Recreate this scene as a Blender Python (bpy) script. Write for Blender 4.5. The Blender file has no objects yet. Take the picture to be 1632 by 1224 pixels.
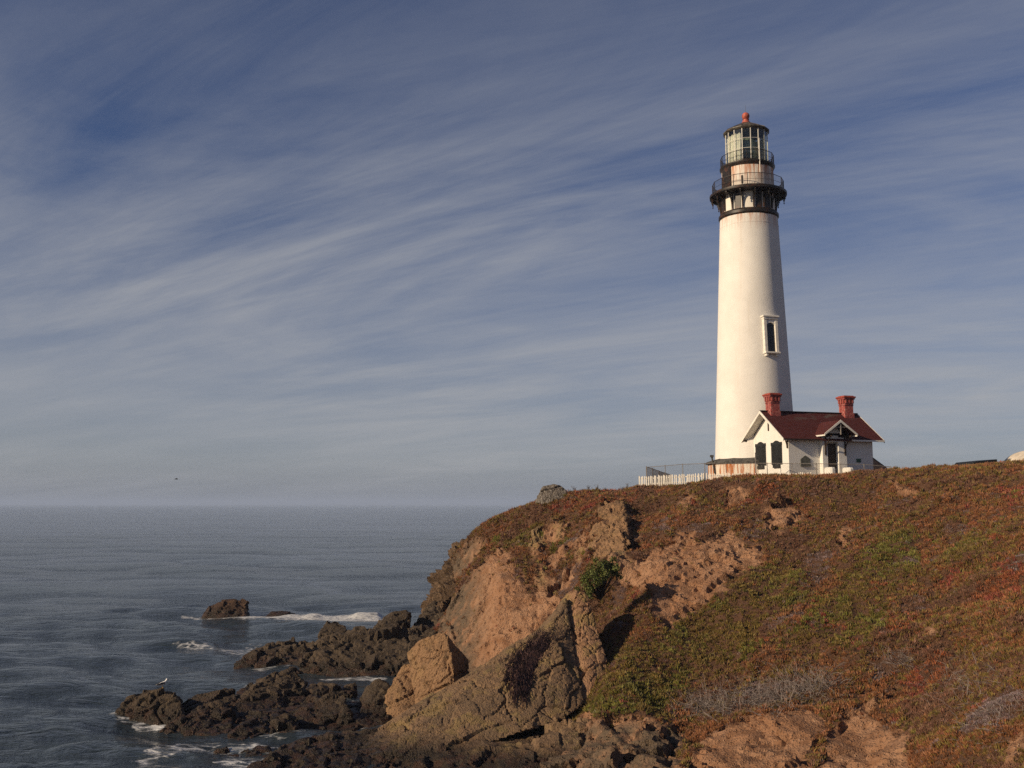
import bpy, bmesh, math, random
import numpy as np
from mathutils import Vector, Matrix

random.seed(7)
rng = np.random.default_rng(7)
SC = bpy.context.scene
COL = SC.collection
R = math.radians

# ------------------------------------------------------------------ camera, sky, sun, exposure
CAM_Z = 12.5                      # eye height above the water
PITCH = math.atan(191.0 / 1600.0)
F = 1600.0                        # focal length in photo pixels (photo 1632 wide)
cam_d = bpy.data.cameras.new('camera'); cam = bpy.data.objects.new('camera', cam_d); COL.objects.link(cam)
cam_d.sensor_width = 36.0; cam_d.lens = F / 1632.0 * 36.0
cam_d.clip_start = 0.5; cam_d.clip_end = 60000.0
cam.location = (0, 0, CAM_Z); cam.rotation_euler = (R(90) + PITCH, R(0.0), 0)
SC.camera = cam

SUN_AZ = R(243.0)                 # clockwise from the camera's heading
SUN_EL = R(22.0)
SUNV = Vector((math.sin(SUN_AZ) * math.cos(SUN_EL), math.cos(SUN_AZ) * math.cos(SUN_EL), math.sin(SUN_EL)))

world = bpy.data.worlds.new('World'); SC.world = world; world.use_nodes = True
wn = world.node_tree.nodes; wl = world.node_tree.links
for n_ in list(wn): wn.remove(n_)
def wnode(t, **k):
    n_ = wn.new(t)
    for a, b in k.items(): setattr(n_, a, b)
    return n_
def wmath(op, a, b=None, clamp=False):
    n_ = wnode('ShaderNodeMath', operation=op, use_clamp=clamp)
    for i_, v_ in enumerate((a, b)):
        if v_ is None: continue
        if isinstance(v_, (int, float)): n_.inputs[i_].default_value = v_
        else: wl.new(v_, n_.inputs[i_])
    return n_.outputs[0]
def wramp(val, lo, hi):
    n_ = wnode('ShaderNodeMapRange', interpolation_type='SMOOTHSTEP')
    wl.new(val, n_.inputs[0]); n_.inputs[1].default_value = lo; n_.inputs[2].default_value = hi
    return n_.outputs[0]
sky = wnode('ShaderNodeTexSky', sky_type='NISHITA', sun_disc=False)
sky.sun_elevation = SUN_EL; sky.sun_rotation = SUN_AZ
sky.altitude = 10.0; sky.air_density = 1.0; sky.dust_density = 0.6; sky.ozone_density = 3.0
tc = wnode('ShaderNodeTexCoord'); sep = wnode('ShaderNodeSeparateXYZ'); wl.new(tc.outputs['Generated'], sep.inputs[0])
zc = wmath('ADD', wmath('MAXIMUM', sep.outputs[2], 0.0), 0.11)
cx = wmath('DIVIDE', sep.outputs[0], zc); cy = wmath('DIVIDE', sep.outputs[1], zc)
comb = wnode('ShaderNodeCombineXYZ'); wl.new(cx, comb.inputs[0]); wl.new(cy, comb.inputs[1])
CD = R(-57)                       # heading the wind has drawn the cirrus out along
su = wmath('ADD', wmath('MULTIPLY', cx, math.sin(CD)), wmath('MULTIPLY', cy, math.cos(CD)))
sv = wmath('SUBTRACT', wmath('MULTIPLY', cx, math.cos(CD)), wmath('MULTIPLY', cy, math.sin(CD)))
def cloud(ku, kv, detail, rough, dist, off):
    m = wnode('ShaderNodeCombineXYZ')
    wl.new(wmath('ADD', wmath('MULTIPLY', su, ku), off), m.inputs[0]); wl.new(wmath('ADD', wmath('MULTIPLY', sv, kv), off * 1.7), m.inputs[1])
    t = wnode('ShaderNodeTexNoise'); wl.new(m.outputs[0], t.inputs['Vector'])
    t.inputs['Scale'].default_value = 1.0; t.inputs['Detail'].default_value = detail
    t.inputs['Roughness'].default_value = rough; t.inputs['Distortion'].default_value = dist
    return t.outputs[0]
c_big = cloud(0.26, 0.42, 3, 0.5, 0.5, 3.1)
c_str = cloud(0.36, 1.05, 9, 0.60, 1.5, 11.4)
su_, sv_ = su, sv
CD = R(-76)
su = wmath('ADD', wmath('MULTIPLY', cx, math.sin(CD)), wmath('MULTIPLY', cy, math.cos(CD)))
sv = wmath('SUBTRACT', wmath('MULTIPLY', cx, math.cos(CD)), wmath('MULTIPLY', cy, math.sin(CD)))
c_alt = cloud(0.42, 0.95, 9, 0.62, 1.8, 21.0)
su, sv = su_, sv_
c_str = wmath('ADD', wmath('MULTIPLY', c_str, 0.58), wmath('MULTIPLY', c_alt, 0.42))
c_fine = cloud(0.62, 3.6, 10, 0.70, 2.4, 5.0)
d_big = wramp(c_big, 0.24, 0.62); d_str = wramp(c_str, 0.30, 0.72); d_fine = wramp(c_fine, 0.28, 0.80)
dens = wmath('ADD', wmath('MULTIPLY', d_str, wmath('ADD', wmath('MULTIPLY', d_big, 0.50), 0.12)),
             wmath('MULTIPLY', d_fine, wmath('ADD', wmath('MULTIPLY', d_big, 0.13), 0.05)))
# the layer looks thicker where it is seen edge-on, and melts into an even veil low down
thick = wmath('ADD', 0.26, wmath('DIVIDE', 0.30, zc))
veil = wramp(sep.outputs[2], 0.26, 0.04)
dens = wmath('MULTIPLY', wmath('MULTIPLY', dens, thick), wmath('SUBTRACT', 1.0, wmath('MULTIPLY', wramp(sep.outputs[2], 0.26, 0.52), 0.45)))
dens = wmath('ADD', wmath('MULTIPLY', dens, wmath('SUBTRACT', 1.0, wmath('MULTIPLY', veil, 0.75))), wmath('MULTIPLY', wramp(sep.outputs[2], 0.34, 0.05), 0.50), clamp=True)
tint = wnode('ShaderNodeMix', data_type='RGBA', blend_type='MULTIPLY'); tint.inputs[0].default_value = 1.0
wl.new(sky.outputs[0], tint.inputs[6]); tint.inputs[7].default_value = (0.33, 0.385, 0.55, 1)
cmix = wnode('ShaderNodeMix', data_type='RGBA'); wl.new(wmath('MULTIPLY', dens, 0.94), cmix.inputs[0])
wl.new(tint.outputs[2], cmix.inputs[6]); cmix.inputs[7].default_value = (3.95, 3.98, 4.10, 1)
low = wnode('ShaderNodeMix', data_type='RGBA'); wl.new(wmath('MULTIPLY', wramp(sep.outputs[2], 0.05, 0.0), 0.55), low.inputs[0])   # distant marine layer on the horizon
wl.new(cmix.outputs[2], low.inputs[6]); low.inputs[7].default_value = (1.9, 2.1, 2.5, 1)
bg = wnode('ShaderNodeBackground'); bg.inputs[1].default_value = 0.10
wl.new(low.outputs[2], bg.inputs[0])
wo = wnode('ShaderNodeOutputWorld'); wl.new(bg.outputs[0], wo.inputs[0])

sun_d = bpy.data.lights.new('sun', 'SUN'); sun = bpy.data.objects.new('sun', sun_d); COL.objects.link(sun)
sun_d.energy = 5.0; sun_d.angle = R(0.5); sun_d.color = (1.0, 0.80, 0.56)
sun.rotation_euler = SUNV.to_track_quat('Z', 'Y').to_euler()

SC.view_settings.view_transform = 'Standard'; SC.view_settings.look = 'None'
SC.view_settings.exposure = 0.0; SC.view_settings.gamma = 1.0
SC.render.engine = 'CYCLES'
SC.cycles.use_denoising = False
SC.cycles.max_bounces = 6; SC.cycles.transparent_max_bounces = 12

# ------------------------------------------------------------------ measuring: a photo pixel and a forward distance give a place
ct, st = math.cos(PITCH), math.sin(PITCH)
def slope(py):
    return math.tan(PITCH - math.atan((py - 612.0) / F))
def P(px, py, d):
    xc = (px - 816.0) / F; yc = -(py - 612.0) / F
    k = d / (ct - yc * st)
    return Vector((xc * k, d, CAM_Z + (st + yc * ct) * k))
def at_z(px, py, z):
    return P(px, py, (z - CAM_Z) / slope(py))
def project(p):                                   # world points (n,3) -> photo pixels, to find what the survey says about a spot
    y = p[:, 1]; z = p[:, 2] - CAM_Z
    dep = np.maximum(y * ct + z * st, 0.5)
    return 816.0 + F * p[:, 0] / dep, 612.0 - F * (z * ct - y * st) / dep

# ------------------------------------------------------------------ numpy noise
def _hash(ix, iy, iz, s):
    h = (ix.astype(np.uint32) * np.uint32(374761393) + iy.astype(np.uint32) * np.uint32(668265263)
         + iz.astype(np.uint32) * np.uint32(2147483647) + np.uint32((s * 1274126177) & 0xffffffff))
    h = (h ^ (h >> np.uint32(13))) * np.uint32(1274126177)
    h = (h ^ (h >> np.uint32(16))) * np.uint32(2246822519)
    return (h ^ (h >> np.uint32(15)))
def _hf(ix, iy, iz, s):
    return _hash(ix, iy, iz, s).astype(np.float64) / 4294967295.0
def vnoise(p, s=0):
    with np.errstate(over='ignore'):
        i = np.floor(p).astype(np.int64); f = p - i
        w = f * f * f * (f * (f * 6 - 15) + 10)
        out = 0.0
        for dx in (0, 1):
            for dy in (0, 1):
                for dz in (0, 1):
                    h = _hf(i[:, 0] + dx, i[:, 1] + dy, i[:, 2] + dz, s)
                    out = out + h * (w[:, 0] if dx else 1 - w[:, 0]) * (w[:, 1] if dy else 1 - w[:, 1]) * (w[:, 2] if dz else 1 - w[:, 2])
    return out * 2 - 1
def fbm(p, o=4, s=0, gain=0.5, lac=2.03):
    a, t, out = 1.0, 0.0, 0.0
    for k in range(o):
        out = out + a * vnoise(p + 17.3 * k, s + k); t += a; a *= gain; p = p * lac
    return out / t
def ridged(p, o=4, s=0, gain=0.5):
    a, t, out = 1.0, 0.0, 0.0
    for k in range(o):
        out = out + a * (1 - 2 * np.abs(vnoise(p + 11.7 * k, s + k))); t += a; a *= gain; p = p * 2.07
    return out / t
def worley(p, s=0):
    with np.errstate(over='ignore'):
        i = np.floor(p).astype(np.int64)
        f1 = np.full(len(p), 9.0); f2 = np.full(len(p), 9.0); idv = np.zeros(len(p))
        for dx in (-1, 0, 1):
            for dy in (-1, 0, 1):
                for dz in (-1, 0, 1):
                    a, b, c = i[:, 0] + dx, i[:, 1] + dy, i[:, 2] + dz
                    q = np.stack([a + _hf(a, b, c, s), b + _hf(a, b, c, s + 1), c + _hf(a, b, c, s + 2)], 1)
                    d = np.sqrt(((q - p) ** 2).sum(1)); hv = _hf(a, b, c, s + 3)
                    closer = d < f1
                    f2 = np.where(closer, f1, np.minimum(f2, d)); idv = np.where(closer, hv, idv); f1 = np.where(closer, d, f1)
    return f1, f2, idv
def facet(p, s=0, tilt=0.9):
    """flat tilted plates, one per cell, with dark joints between: (height, joint width measure)"""
    with np.errstate(over='ignore'):
        i = np.floor(p).astype(np.int64)
        f1 = np.full(len(p), 9.0); f2 = np.full(len(p), 9.0); hh = np.zeros(len(p))
        for dx in (-1, 0, 1):
            for dy in (-1, 0, 1):
                for dz in (-1, 0, 1):
                    a, b, c = i[:, 0] + dx, i[:, 1] + dy, i[:, 2] + dz
                    q = np.stack([a + _hf(a, b, c, s), b + _hf(a, b, c, s + 1), c + _hf(a, b, c, s + 2)], 1)
                    r_ = p - q; d = np.abs(r_).max(1) * .6 + np.sqrt((r_ ** 2).sum(1)) * .4
                    g = np.stack([_hf(a, b, c, s + 4), _hf(a, b, c, s + 5), _hf(a, b, c, s + 6)], 1) - .5
                    hv = (_hf(a, b, c, s + 3) - .5) + tilt * 2 * (r_ * g).sum(1)
                    closer = d < f1
                    f2 = np.where(closer, f1, np.minimum(f2, d)); hh = np.where(closer, hv, hh); f1 = np.where(closer, d, f1)
    return hh, f2 - f1
def sstep(x, a, b):
    t = np.clip((x - a) / (b - a), 0, 1); return t * t * (3 - 2 * t)
def poly_dist(x, y, poly):                         # signed distance to a polygon, negative inside
    n = len(poly); d = np.full(len(x), 1e9); ins = np.zeros(len(x), bool)
    for k in range(n):
        ax, ay = poly[k]; bx, by = poly[(k + 1) % n]
        ex, ey = bx - ax, by - ay
        t = np.clip(((x - ax) * ex + (y - ay) * ey) / (ex * ex + ey * ey + 1e-9), 0, 1)
        d = np.minimum(d, np.hypot(x - ax - t * ex, y - ay - t * ey))
        c = ((ay > y) != (by > y)) & (x < ex * (y - ay) / (ey if abs(ey) > 1e-9 else 1e-9) + ax)
        ins ^= c
    return np.where(ins, -d, d)

# ------------------------------------------------------------------ materials
class NT:
    def __init__(s, name):
        s.m = bpy.data.materials.new(name); s.m.use_nodes = True
        s.n = s.m.node_tree.nodes; s.l = s.m.node_tree.links
        s.b = s.n['Principled BSDF']; s.out = s.n['Material Output']
        s.tc = s.n.new('ShaderNodeTexCoord')
    def node(s, t, **k):
        x = s.n.new(t)
        for a, b in k.items(): setattr(x, a, b)
        return x
    def set(s, inp, v):
        if hasattr(v, 'is_output') or isinstance(v, bpy.types.NodeSocket): s.l.new(v, inp)
        else: inp.default_value = v
    def math(s, op, a, b=0.0, c=None, clamp=False):
        x = s.node('ShaderNodeMath', operation=op, use_clamp=clamp)
        s.set(x.inputs[0], a); s.set(x.inputs[1], b)
        if c is not None: s.set(x.inputs[2], c)
        return x.outputs[0]
    def vec(s, scale=(1, 1, 1), coord='Object', loc=(0, 0, 0), rot=(0, 0, 0)):
        x = s.node('ShaderNodeMapping'); x.inputs['Scale'].default_value = scale; x.inputs['Location'].default_value = loc
        x.inputs['Rotation'].default_value = rot
        if coord == 'World':
            g = s.node('ShaderNodeNewGeometry'); s.l.new(g.outputs['Position'], x.inputs[0])
        else: s.l.new(s.tc.outputs[coord], x.inputs[0])
        return x.outputs[0]
    def noise(s, vec, scale, detail=4, rough=0.55, dist=0.0):
        x = s.node('ShaderNodeTexNoise'); s.l.new(vec, x.inputs['Vector'])
        x.inputs['Scale'].default_value = scale; x.inputs['Detail'].default_value = detail
        x.inputs['Roughness'].default_value = rough; x.inputs['Distortion'].default_value = dist
        return x.outputs[0]
    def voro(s, vec, scale, feature='F1', out='Distance'):
        x = s.node('ShaderNodeTexVoronoi', feature=feature); s.l.new(vec, x.inputs['Vector']); x.inputs['Scale'].default_value = scale
        return x.outputs[out]
    def ramp(s, v, lo, hi, a=0.0, b=1.0):
        x = s.node('ShaderNodeMapRange', interpolation_type='SMOOTHSTEP'); s.set(x.inputs[0], v)
        for i, q in enumerate((lo, hi, a, b)): x.inputs[i + 1].default_value = q
        return x.outputs[0]
    def mix(s, f, a, b, blend='MIX'):
        x = s.node('ShaderNodeMix', data_type='RGBA', blend_type=blend)
        s.set(x.inputs[0], f); s.set(x.inputs[6], a if not isinstance(a, tuple) else (*a[:3], 1)); s.set(x.inputs[7], b if not isinstance(b, tuple) else (*b[:3], 1))
        return x.outputs[2]
    def attr(s, name, kind='GEOMETRY', out='Fac'):
        x = s.node('ShaderNodeAttribute', attribute_name=name, attribute_type=kind); return x.outputs[out]
    def bump(s, h, dist, strength=1.0, prev=None):
        x = s.node('ShaderNodeBump'); x.inputs['Distance'].default_value = dist; x.inputs['Strength'].default_value = strength
        s.l.new(h, x.inputs['Height'])
        if prev is not None: s.l.new(prev, x.inputs['Normal'])
        return x.outputs[0]
    def done(s, col=None, rough=0.8, normal=None, metal=0.0, spec=0.3):
        if col is not None: s.set(s.b.inputs['Base Color'], (*col[:3], 1) if isinstance(col, tuple) else col)
        s.set(s.b.inputs['Roughness'], rough); s.b.inputs['Metallic'].default_value = metal
        s.b.inputs['Specular IOR Level'].default_value = spec
        if normal is not None: s.l.new(normal, s.b.inputs['Normal'])
        return s.m

def paint(name, col, var=0.12, scale=3.0, rough=0.6, bump=0.004, dirt=None, dirt_amt=0.4, metal=0.0):
    t = NT(name); v = t.vec(coord='Object')
    n1 = t.noise(v, scale, 5, 0.6); dark = tuple(c * (1 - 2.2 * var) for c in col); lite = tuple(min(c * (1 + var), 0.95) for c in col)
    c = t.mix(t.ramp(n1, 0.3, 0.7), dark, lite)
    if dirt: c = t.mix(t.math('MULTIPLY', t.ramp(t.noise(v, scale * 0.6, 7, 0.65), 0.48, 0.7), dirt_amt), c, dirt)
    nb = t.bump(t.noise(v, scale * 6, 4, 0.6), bump)
    return t.done(c, rough, nb, metal)

# ------------------------------------------------------------------ object helpers
def tag(o, label=None, cat=None, group=None, kind=None):
    for k, v in (('label', label), ('category', cat), ('group', group), ('kind', kind)):
        if v: o[k] = v
    return o
def empty(name, loc, rz=0.0):
    o = bpy.data.objects.new(name, None); COL.objects.link(o); o.location = loc; o.rotation_euler = (0, 0, rz); o.empty_display_size = 0.3
    return o
def mesh_np(name, V, Fq, mat=None, parent=None, smooth=True):
    me = bpy.data.meshes.new(name)
    V = np.asarray(V, np.float32); Fq = np.asarray(Fq, np.int32); k = Fq.shape[1]
    me.vertices.add(len(V)); me.vertices.foreach_set('co', V.ravel())
    me.loops.add(Fq.size); me.loops.foreach_set('vertex_index', Fq.ravel())
    me.polygons.add(len(Fq)); me.polygons.foreach_set('loop_start', np.arange(0, Fq.size, k, dtype=np.int32))
    me.polygons.foreach_set('loop_total', np.full(len(Fq), k, np.int32))
    me.update(calc_edges=True); me.validate()
    me.polygons.foreach_set('use_smooth', np.full(len(me.polygons), smooth))
    if mat: me.materials.append(mat)
    o = bpy.data.objects.new(name, me); COL.objects.link(o)
    if parent is not None: o.parent = parent
    return o
def attr_f(me, name, arr):
    a = me.attributes.new(name, 'FLOAT', 'POINT'); a.data.foreach_set('value', np.asarray(arr, np.float32))
def attr_c(me, name, arr):
    a = me.attributes.new(name, 'FLOAT_COLOR', 'POINT'); c = np.ones((len(arr), 4), np.float32); c[:, :3] = arr; a.data.foreach_set('color', c.ravel())
def verts_of(me):
    v = np.empty(len(me.vertices) * 3, np.float32); me.vertices.foreach_get('co', v); return v.reshape(-1, 3).astype(np.float64)
def normals_of(me):
    v = np.empty(len(me.vertices) * 3, np.float32); me.vertex_normals.foreach_get('vector', v); return v.reshape(-1, 3).astype(np.float64)

# ------------------------------------------------------------------ the headland: one sheet drawn over a leaning reference plane
N_ = Vector((-0.30, -0.55, 0.78)).normalized()
E1 = Vector((N_.y, -N_.x, 0)).normalized()
if E1.x < 0: E1 = -E1
E2 = N_.cross(E1).normalized()
O_ = Vector((15, 75, 7))
def to_uvh(pts):
    q = np.asarray(pts, float) - np.array(O_)
    B = np.array([E1, E2, N_]); return q @ B.T
def to_xyz(uvh):
    return uvh @ np.array([E1, E2, N_]) + np.array(O_)

CP = []
def c(px, py, d): CP.append(tuple(P(px, py, d)))
def w(x, y, z): CP.append((x, y, z))
# right edge and beyond
for py, d in ((746, 72), (795, 67), (850, 61), (950, 53), (1050, 45.5), (1150, 39.5), (1224, 35.5), (1290, 32)): c(1632, py, d)
for py, d in ((749, 76), (802, 70), (870, 65), (950, 58), (1050, 51), (1130, 45), (1224, 40), (1290, 37)): c(1520, py, d)
for py, d in ((754, 80), (803, 74.5), (870, 67.5), (950, 60.5), (1050, 54), (1130, 49.2), (1180, 46.5), (1224, 44), (1290, 40.5)): c(1400, py, d)
for py, d in ((759, 82), (802, 77), (850, 72), (900, 67), (950, 62.5), (1050, 55.5), (1110, 51.5), (1145, 49), (1180, 47.3), (1224, 44.5), (1290, 41)): c(1290, py, d)
for py, d in ((762, 82), (800, 78.5), (845, 73.5), (880, 69.5), (930, 65), (975, 62), (1050, 57.5), (1110, 53.5), (1145, 50.5), (1180, 48.3), (1224, 45), (1290, 41)): c(1190, py, d)
for py, d in ((774, 85), (802, 80.5), (840, 75.5), (880, 70.5), (940, 65.8), (990, 63), (1030, 60.5), (1090, 56.8), (1140, 53), (1180, 49.5), (1224, 45.5), (1290, 41)): c(1090, py, d)
for py, d in ((784, 88), (803, 84.5), (835, 81), (880, 75), (905, 70), (950, 66.3), (1000, 62.6), (1050, 58.5), (1100, 55), (1140, 52), (1180, 49), (1224, 45.5), (1290, 41)): c(1010, py, d)
for py, d in ((787, 89), (803, 84), (840, 79), (885, 74.5), (920, 70)): c(975, py, d)
for py, d in ((788, 90), (810, 86), (850, 81.5), (890, 77.5), (920, 75), (960, 72), (1000, 70)): c(925, py, d)
for py, d in ((797, 91), (820, 88), (860, 84.5), (900, 80.5), (940, 77), (980, 74.5), (1020, 72.5)): c(870, py, d)
for py, d in ((822, 93), (850, 89), (880, 84.5), (920, 79), (970, 76), (1030, 73.5), (1075, 71)): c(805, py, d)
for py, d in ((850, 95), (880, 91), (905, 86), (930, 82), (980, 79), (1030, 76), (1080, 72.5)): c(762, py, d)
for py, d in ((905, 97), (930, 94), (960, 89), (1000, 82.5), (1050, 77), (1080, 74)): c(720, py, d)
for py, d in ((940, 99), (965, 97), (985, 96)): c(697, py, d)
c(965, 955, 70.5); c(958, 1000, 67.5); c(988, 935, 70); c(975, 1030, 62.5); c(1032, 925, 67.6); c(1045, 835, 77.5); c(1045, 880, 72)
# under the water on the near and left sides
for x, y in ((-12, 98), (-14, 108), (-13, 88), (-11, 80), (-11, 72), (-14, 60), (-12, 50), (-8, 42), (-2, 38), (-20, 70), (-25, 90), (-22, 50)): w(x, y, -2.0)
w(-7, 72, -0.8); w(-8, 82, 0.2); w(2, 42, -0.9); w(8, 37, .2); w(18, 32, 1.2); w(-4, 56, -1.2); w(-2, 64, -0.6); w(-3, 52, -1.4); w(1, 56, -.4)
# plateau and the seaward side
for x, y, z in ((14, 98, 13.6), (18, 90, 14.1), (22, 92, 14.3), (24, 98, 14.3), (26, 86, 14.5), (30, 90, 14.4), (36, 92, 14.5), (32, 100, 14.5), (40, 88, 14.8), (46, 90, 15.0), (48, 100, 15.0), (62, 95, 15.6), (60, 118, 15.4), (80, 110, 15.6), (40, 114, 14.8),
                (28, 110, 14.2), (24, 120, 6), (14, 112, 7), (3, 110, 3), (-4, 106, 0), (4, 120, -2), (20, 130, -2), (40, 132, 4), (44, 145, -2), (70, 140, 12), (95, 130, 15), (56, 74, 16.0), (62, 60, 14.5), (50, 56, 12.6),
                (44, 46, 10.2), (36, 36, 8.4), (30, 26, 7.5), (70, 45, 14), (48, 28, 11)): w(x, y, z)
CPU = to_uvh(CP)
# world-fixed drainage noise displaces the survey a little so nothing runs in straight ramps
def rbf_fit(uv, h, cc=2.2, lam=0.02):
    r = np.sqrt(((uv[:, None] - uv[None]) ** 2).sum(2) + cc * cc)
    n = len(uv); A = np.zeros((n + 3, n + 3)); A[:n, :n] = -r + lam * np.eye(n)
    A[:n, n:] = np.c_[np.ones(n), uv]; A[n:, :n] = A[:n, n:].T
    return np.linalg.solve(A, np.r_[h, np.zeros(3)])
RW = rbf_fit(CPU[:, :2], CPU[:, 2])
def rbf_eval(uv, cc=2.2):
    out = np.empty(len(uv)); n = len(CPU)
    for s in range(0, len(uv), 20000):
        q = uv[s:s + 20000]
        r = np.sqrt((q[:, 0, None] - CPU[None, :, 0]) ** 2 + (q[:, 1, None] - CPU[None, :, 1]) ** 2 + cc * cc)
        out[s:s + 20000] = -r @ RW[:n] + RW[n] + q @ RW[n + 1:]
    return out
def graded(segs):
    a = []
    for s, e, st_ in segs: a += list(np.arange(s, e, st_))
    return np.array(a)
GU = graded(((-46, -34, .6), (-34, 33, .15), (33, 62, .5), (62, 96, 2.0)))
GV = graded(((-44, -36, .3), (-36, 17, .14), (17, 30, .35), (30, 72, 1.2)))
nu, nv = len(GU), len(GV)
UU, VV = np.meshgrid(GU, GV)
uv = np.c_[UU.ravel(), VV.ravel()]
# smooth part on a coarser lattice, then interpolated
cu = np.arange(GU[0], GU[-1] + 1, .6); cv = np.arange(GV[0], GV[-1] + 1, .6)
cU, cV = np.meshgrid(cu, cv); ch = rbf_eval(np.c_[cU.ravel(), cV.ravel()]).reshape(len(cv), len(cu))
def lerp2(uv):
    a = (uv[:, 0] - cu[0]) / .6; b = (uv[:, 1] - cv[0]) / .6
    i = np.clip(a.astype(int), 0, len(cu) - 2); j = np.clip(b.astype(int), 0, len(cv) - 2); fa = a - i; fb = b - j
    return (ch[j, i] * (1 - fa) + ch[j, i + 1] * fa) * (1 - fb) + (ch[j + 1, i] * (1 - fa) + ch[j + 1, i + 1] * fa) * fb
h0 = lerp2(uv)
T = to_xyz(np.c_[uv, h0])

# ---- what grows or lies bare where (survey outlines in photo pixels, edges frayed by noise fixed to the ground)
BARE = [
 [(697, 1010), (708, 965), (745, 920), (780, 882), (800, 868), (812, 880), (816, 908), (830, 928), (846, 948), (868, 930), (884, 945), (905, 955), (925, 965), (905, 1000), (850, 1050), (745, 1100), (690, 1075)],
 [(676, 985), (690, 950), (705, 925), (715, 895), (760, 855), (772, 858), (770, 880), (740, 905), (715, 945), (700, 990)],
 [(1000, 930), (985, 900), (1015, 890), (1060, 868), (1085, 848), (1105, 850), (1110, 872), (1130, 858), (1160, 842), (1185, 858), (1212, 868), (1216, 900), (1195, 912), (1165, 925), (1130, 962), (1098, 975), (1072, 1003), (1045, 985), (1032, 945)],
 [(1218, 812), (1250, 802), (1278, 815), (1268, 838), (1240, 848), (1220, 842)],
 [(1150, 782), (1180, 776), (1205, 780), (1190, 797), (1155, 802)],
 [(1078, 800), (1100, 785), (1110, 800), (1090, 815)],
 [(960, 802), (985, 798), (1003, 812), (1014, 850), (1006, 870), (985, 892), (950, 892), (940, 875), (958, 845)],
 [(848, 848), (862, 846), (864, 870), (862, 888), (850, 892), (846, 870)],
 [(872, 835), (895, 830), (902, 850), (890, 862), (878, 858)],
 [(918, 862), (930, 860), (932, 890), (922, 900)],
 [(852, 905), (868, 900), (876, 925), (860, 940), (850, 930)],
 [(1100, 1240), (1105, 1190), (1140, 1160), (1200, 1142), (1290, 1128), (1316, 1138), (1300, 1190), (1290, 1240)],
 [(1325, 1150), (1370, 1118), (1420, 1085), (1428, 1092), (1380, 1130), (1400, 1155), (1440, 1170), (1450, 1240), (1300, 1240)],
 [(940, 1150), (1000, 1140), (1090, 1165), (1100, 1240), (800, 1240), (850, 1180)],
 [(1412, 766), (1424, 764), (1438, 778), (1458, 780), (1462, 788), (1440, 788), (1424, 780)],
 [(1338, 845), (1352, 838), (1356, 848), (1346, 875), (1336, 878)],
 [(1590, 1170), (1625, 1150), (1640, 1200), (1600, 1224)],
 [(1474, 1010), (1492, 998), (1500, 1004), (1482, 1016)],
]
def masks(p):
    px, py = project(p)
    k = 8.0 * (60.0 / np.maximum(p[:, 1], 20))
    wx = fbm(p * 0.8, 4, 51, 0.6) * 2.2 * k; wy = fbm(p * 0.8 + 40, 4, 57, 0.6) * 2.2 * k
    x, y = px + wx, py + wy
    d = np.full(len(p), 1e9)
    for po in BARE: d = np.minimum(d, poly_dist(x, y, po))
    bare = 1 - sstep(d, -4, 4)
    crag = sstep(px, 820, 850) * sstep(px, 1040, 1010) * sstep(py, 800, 825) * sstep(py, 960, 930)
    bare = np.maximum(bare, crag * sstep(fbm(p * np.array([.55, .55, .22]), 4, 301, .6), .02, .16))
    bare = np.where(p[:, 2] < 1.0 + 0.8 * vnoise(p * .5, 3), 1.0, bare)
    return px, py, bare
px0, py0, bare0 = masks(T)
# how rough the sheet is: bare rock is broken, matted plants lump gently
far_fade = sstep(uv[:, 0], 60, 40) * sstep(uv[:, 1], 30, 18)
Tq = T + np.stack([fbm(T * .35, 3, 5), fbm(T * .35 + 9, 3, 6), fbm(T * .35 + 21, 3, 7)], 1) * 1.2
lump = fbm(T * 0.22, 3, 11) * 0.55
gull = ridged(np.c_[T[:, 0] * .34 + T[:, 1] * .10, T[:, 1] * .10, T[:, 2] * .08], 4, 13) * 0.5
f1, f2, idv = worley(Tq * np.array([.55, .55, .34]), 21)
f1b, f2b, idb = worley(Tq * np.array([1.5, 1.5, 1.0]) + 31, 25)
fA, jA = facet(Tq * np.array([.42, .42, .30]), 121); fB, jB = facet(Tq * np.array([1.2, 1.2, .85]) + 31, 131); fC, jC = facet(Tq * 3.1 + 5, 141)
blocky = fA * .9 + fB * .32 + fC * .10 - .30 * np.exp(-(jA / .05) ** 2) - .12 * np.exp(-(jB / .06) ** 2)
blocky_old = (idv - .5) * 0.7 + (idb - .5) * 0.28 - 0.35 * np.exp(-((f2 - f1) / .07) ** 2) - 0.14 * np.exp(-((f2b - f1b) / .08) ** 2)
rough = blocky * 0.8 + ridged(Tq * 1.1, 4, 33) * 0.10 + fbm(T * 4.0, 3, 41) * 0.06
veg = ridged(Tq * .75, 3, 61) * 0.20 + fbm(T * 0.5, 2, 63) * 0.26 + fbm(T * 2.2, 2, 65) * .07
# the sandy bank low on the right and the wide orange face are smoother than the outcrops
smooth_bank = sstep(px0, 1080, 1120) * sstep(py0, 1110, 1140)
big_face = (1 - sstep(poly_dist(px0, py0, BARE[0]), -20, 12))
earth_face = (1 - sstep(poly_dist(px0, py0, BARE[2]), -12, 10))
rk = 1.0 - 0.62 * smooth_bank - 0.45 * big_face - .55 * earth_face
runnel = ridged(Tq * np.array([1.1, 1.1, .22]), 3, 311)
rough = rough * (1 - .45 * big_face) + earth_face * (fB * .22 + fC * .12 + runnel * .16 - .22 * (f1b < .13)) + big_face * (fB * .07 + fC * .07 + runnel * .05 - .14 * np.exp(-(jA / .035) ** 2) - .06 * np.exp(-(jB / .04) ** 2)) + smooth_bank * (fB * .16 + fC * .13 + runnel * .10)
flat_top = sstep(T[:, 2], 13.6, 14.6) * sstep(T[:, 1], 78, 86)
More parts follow.
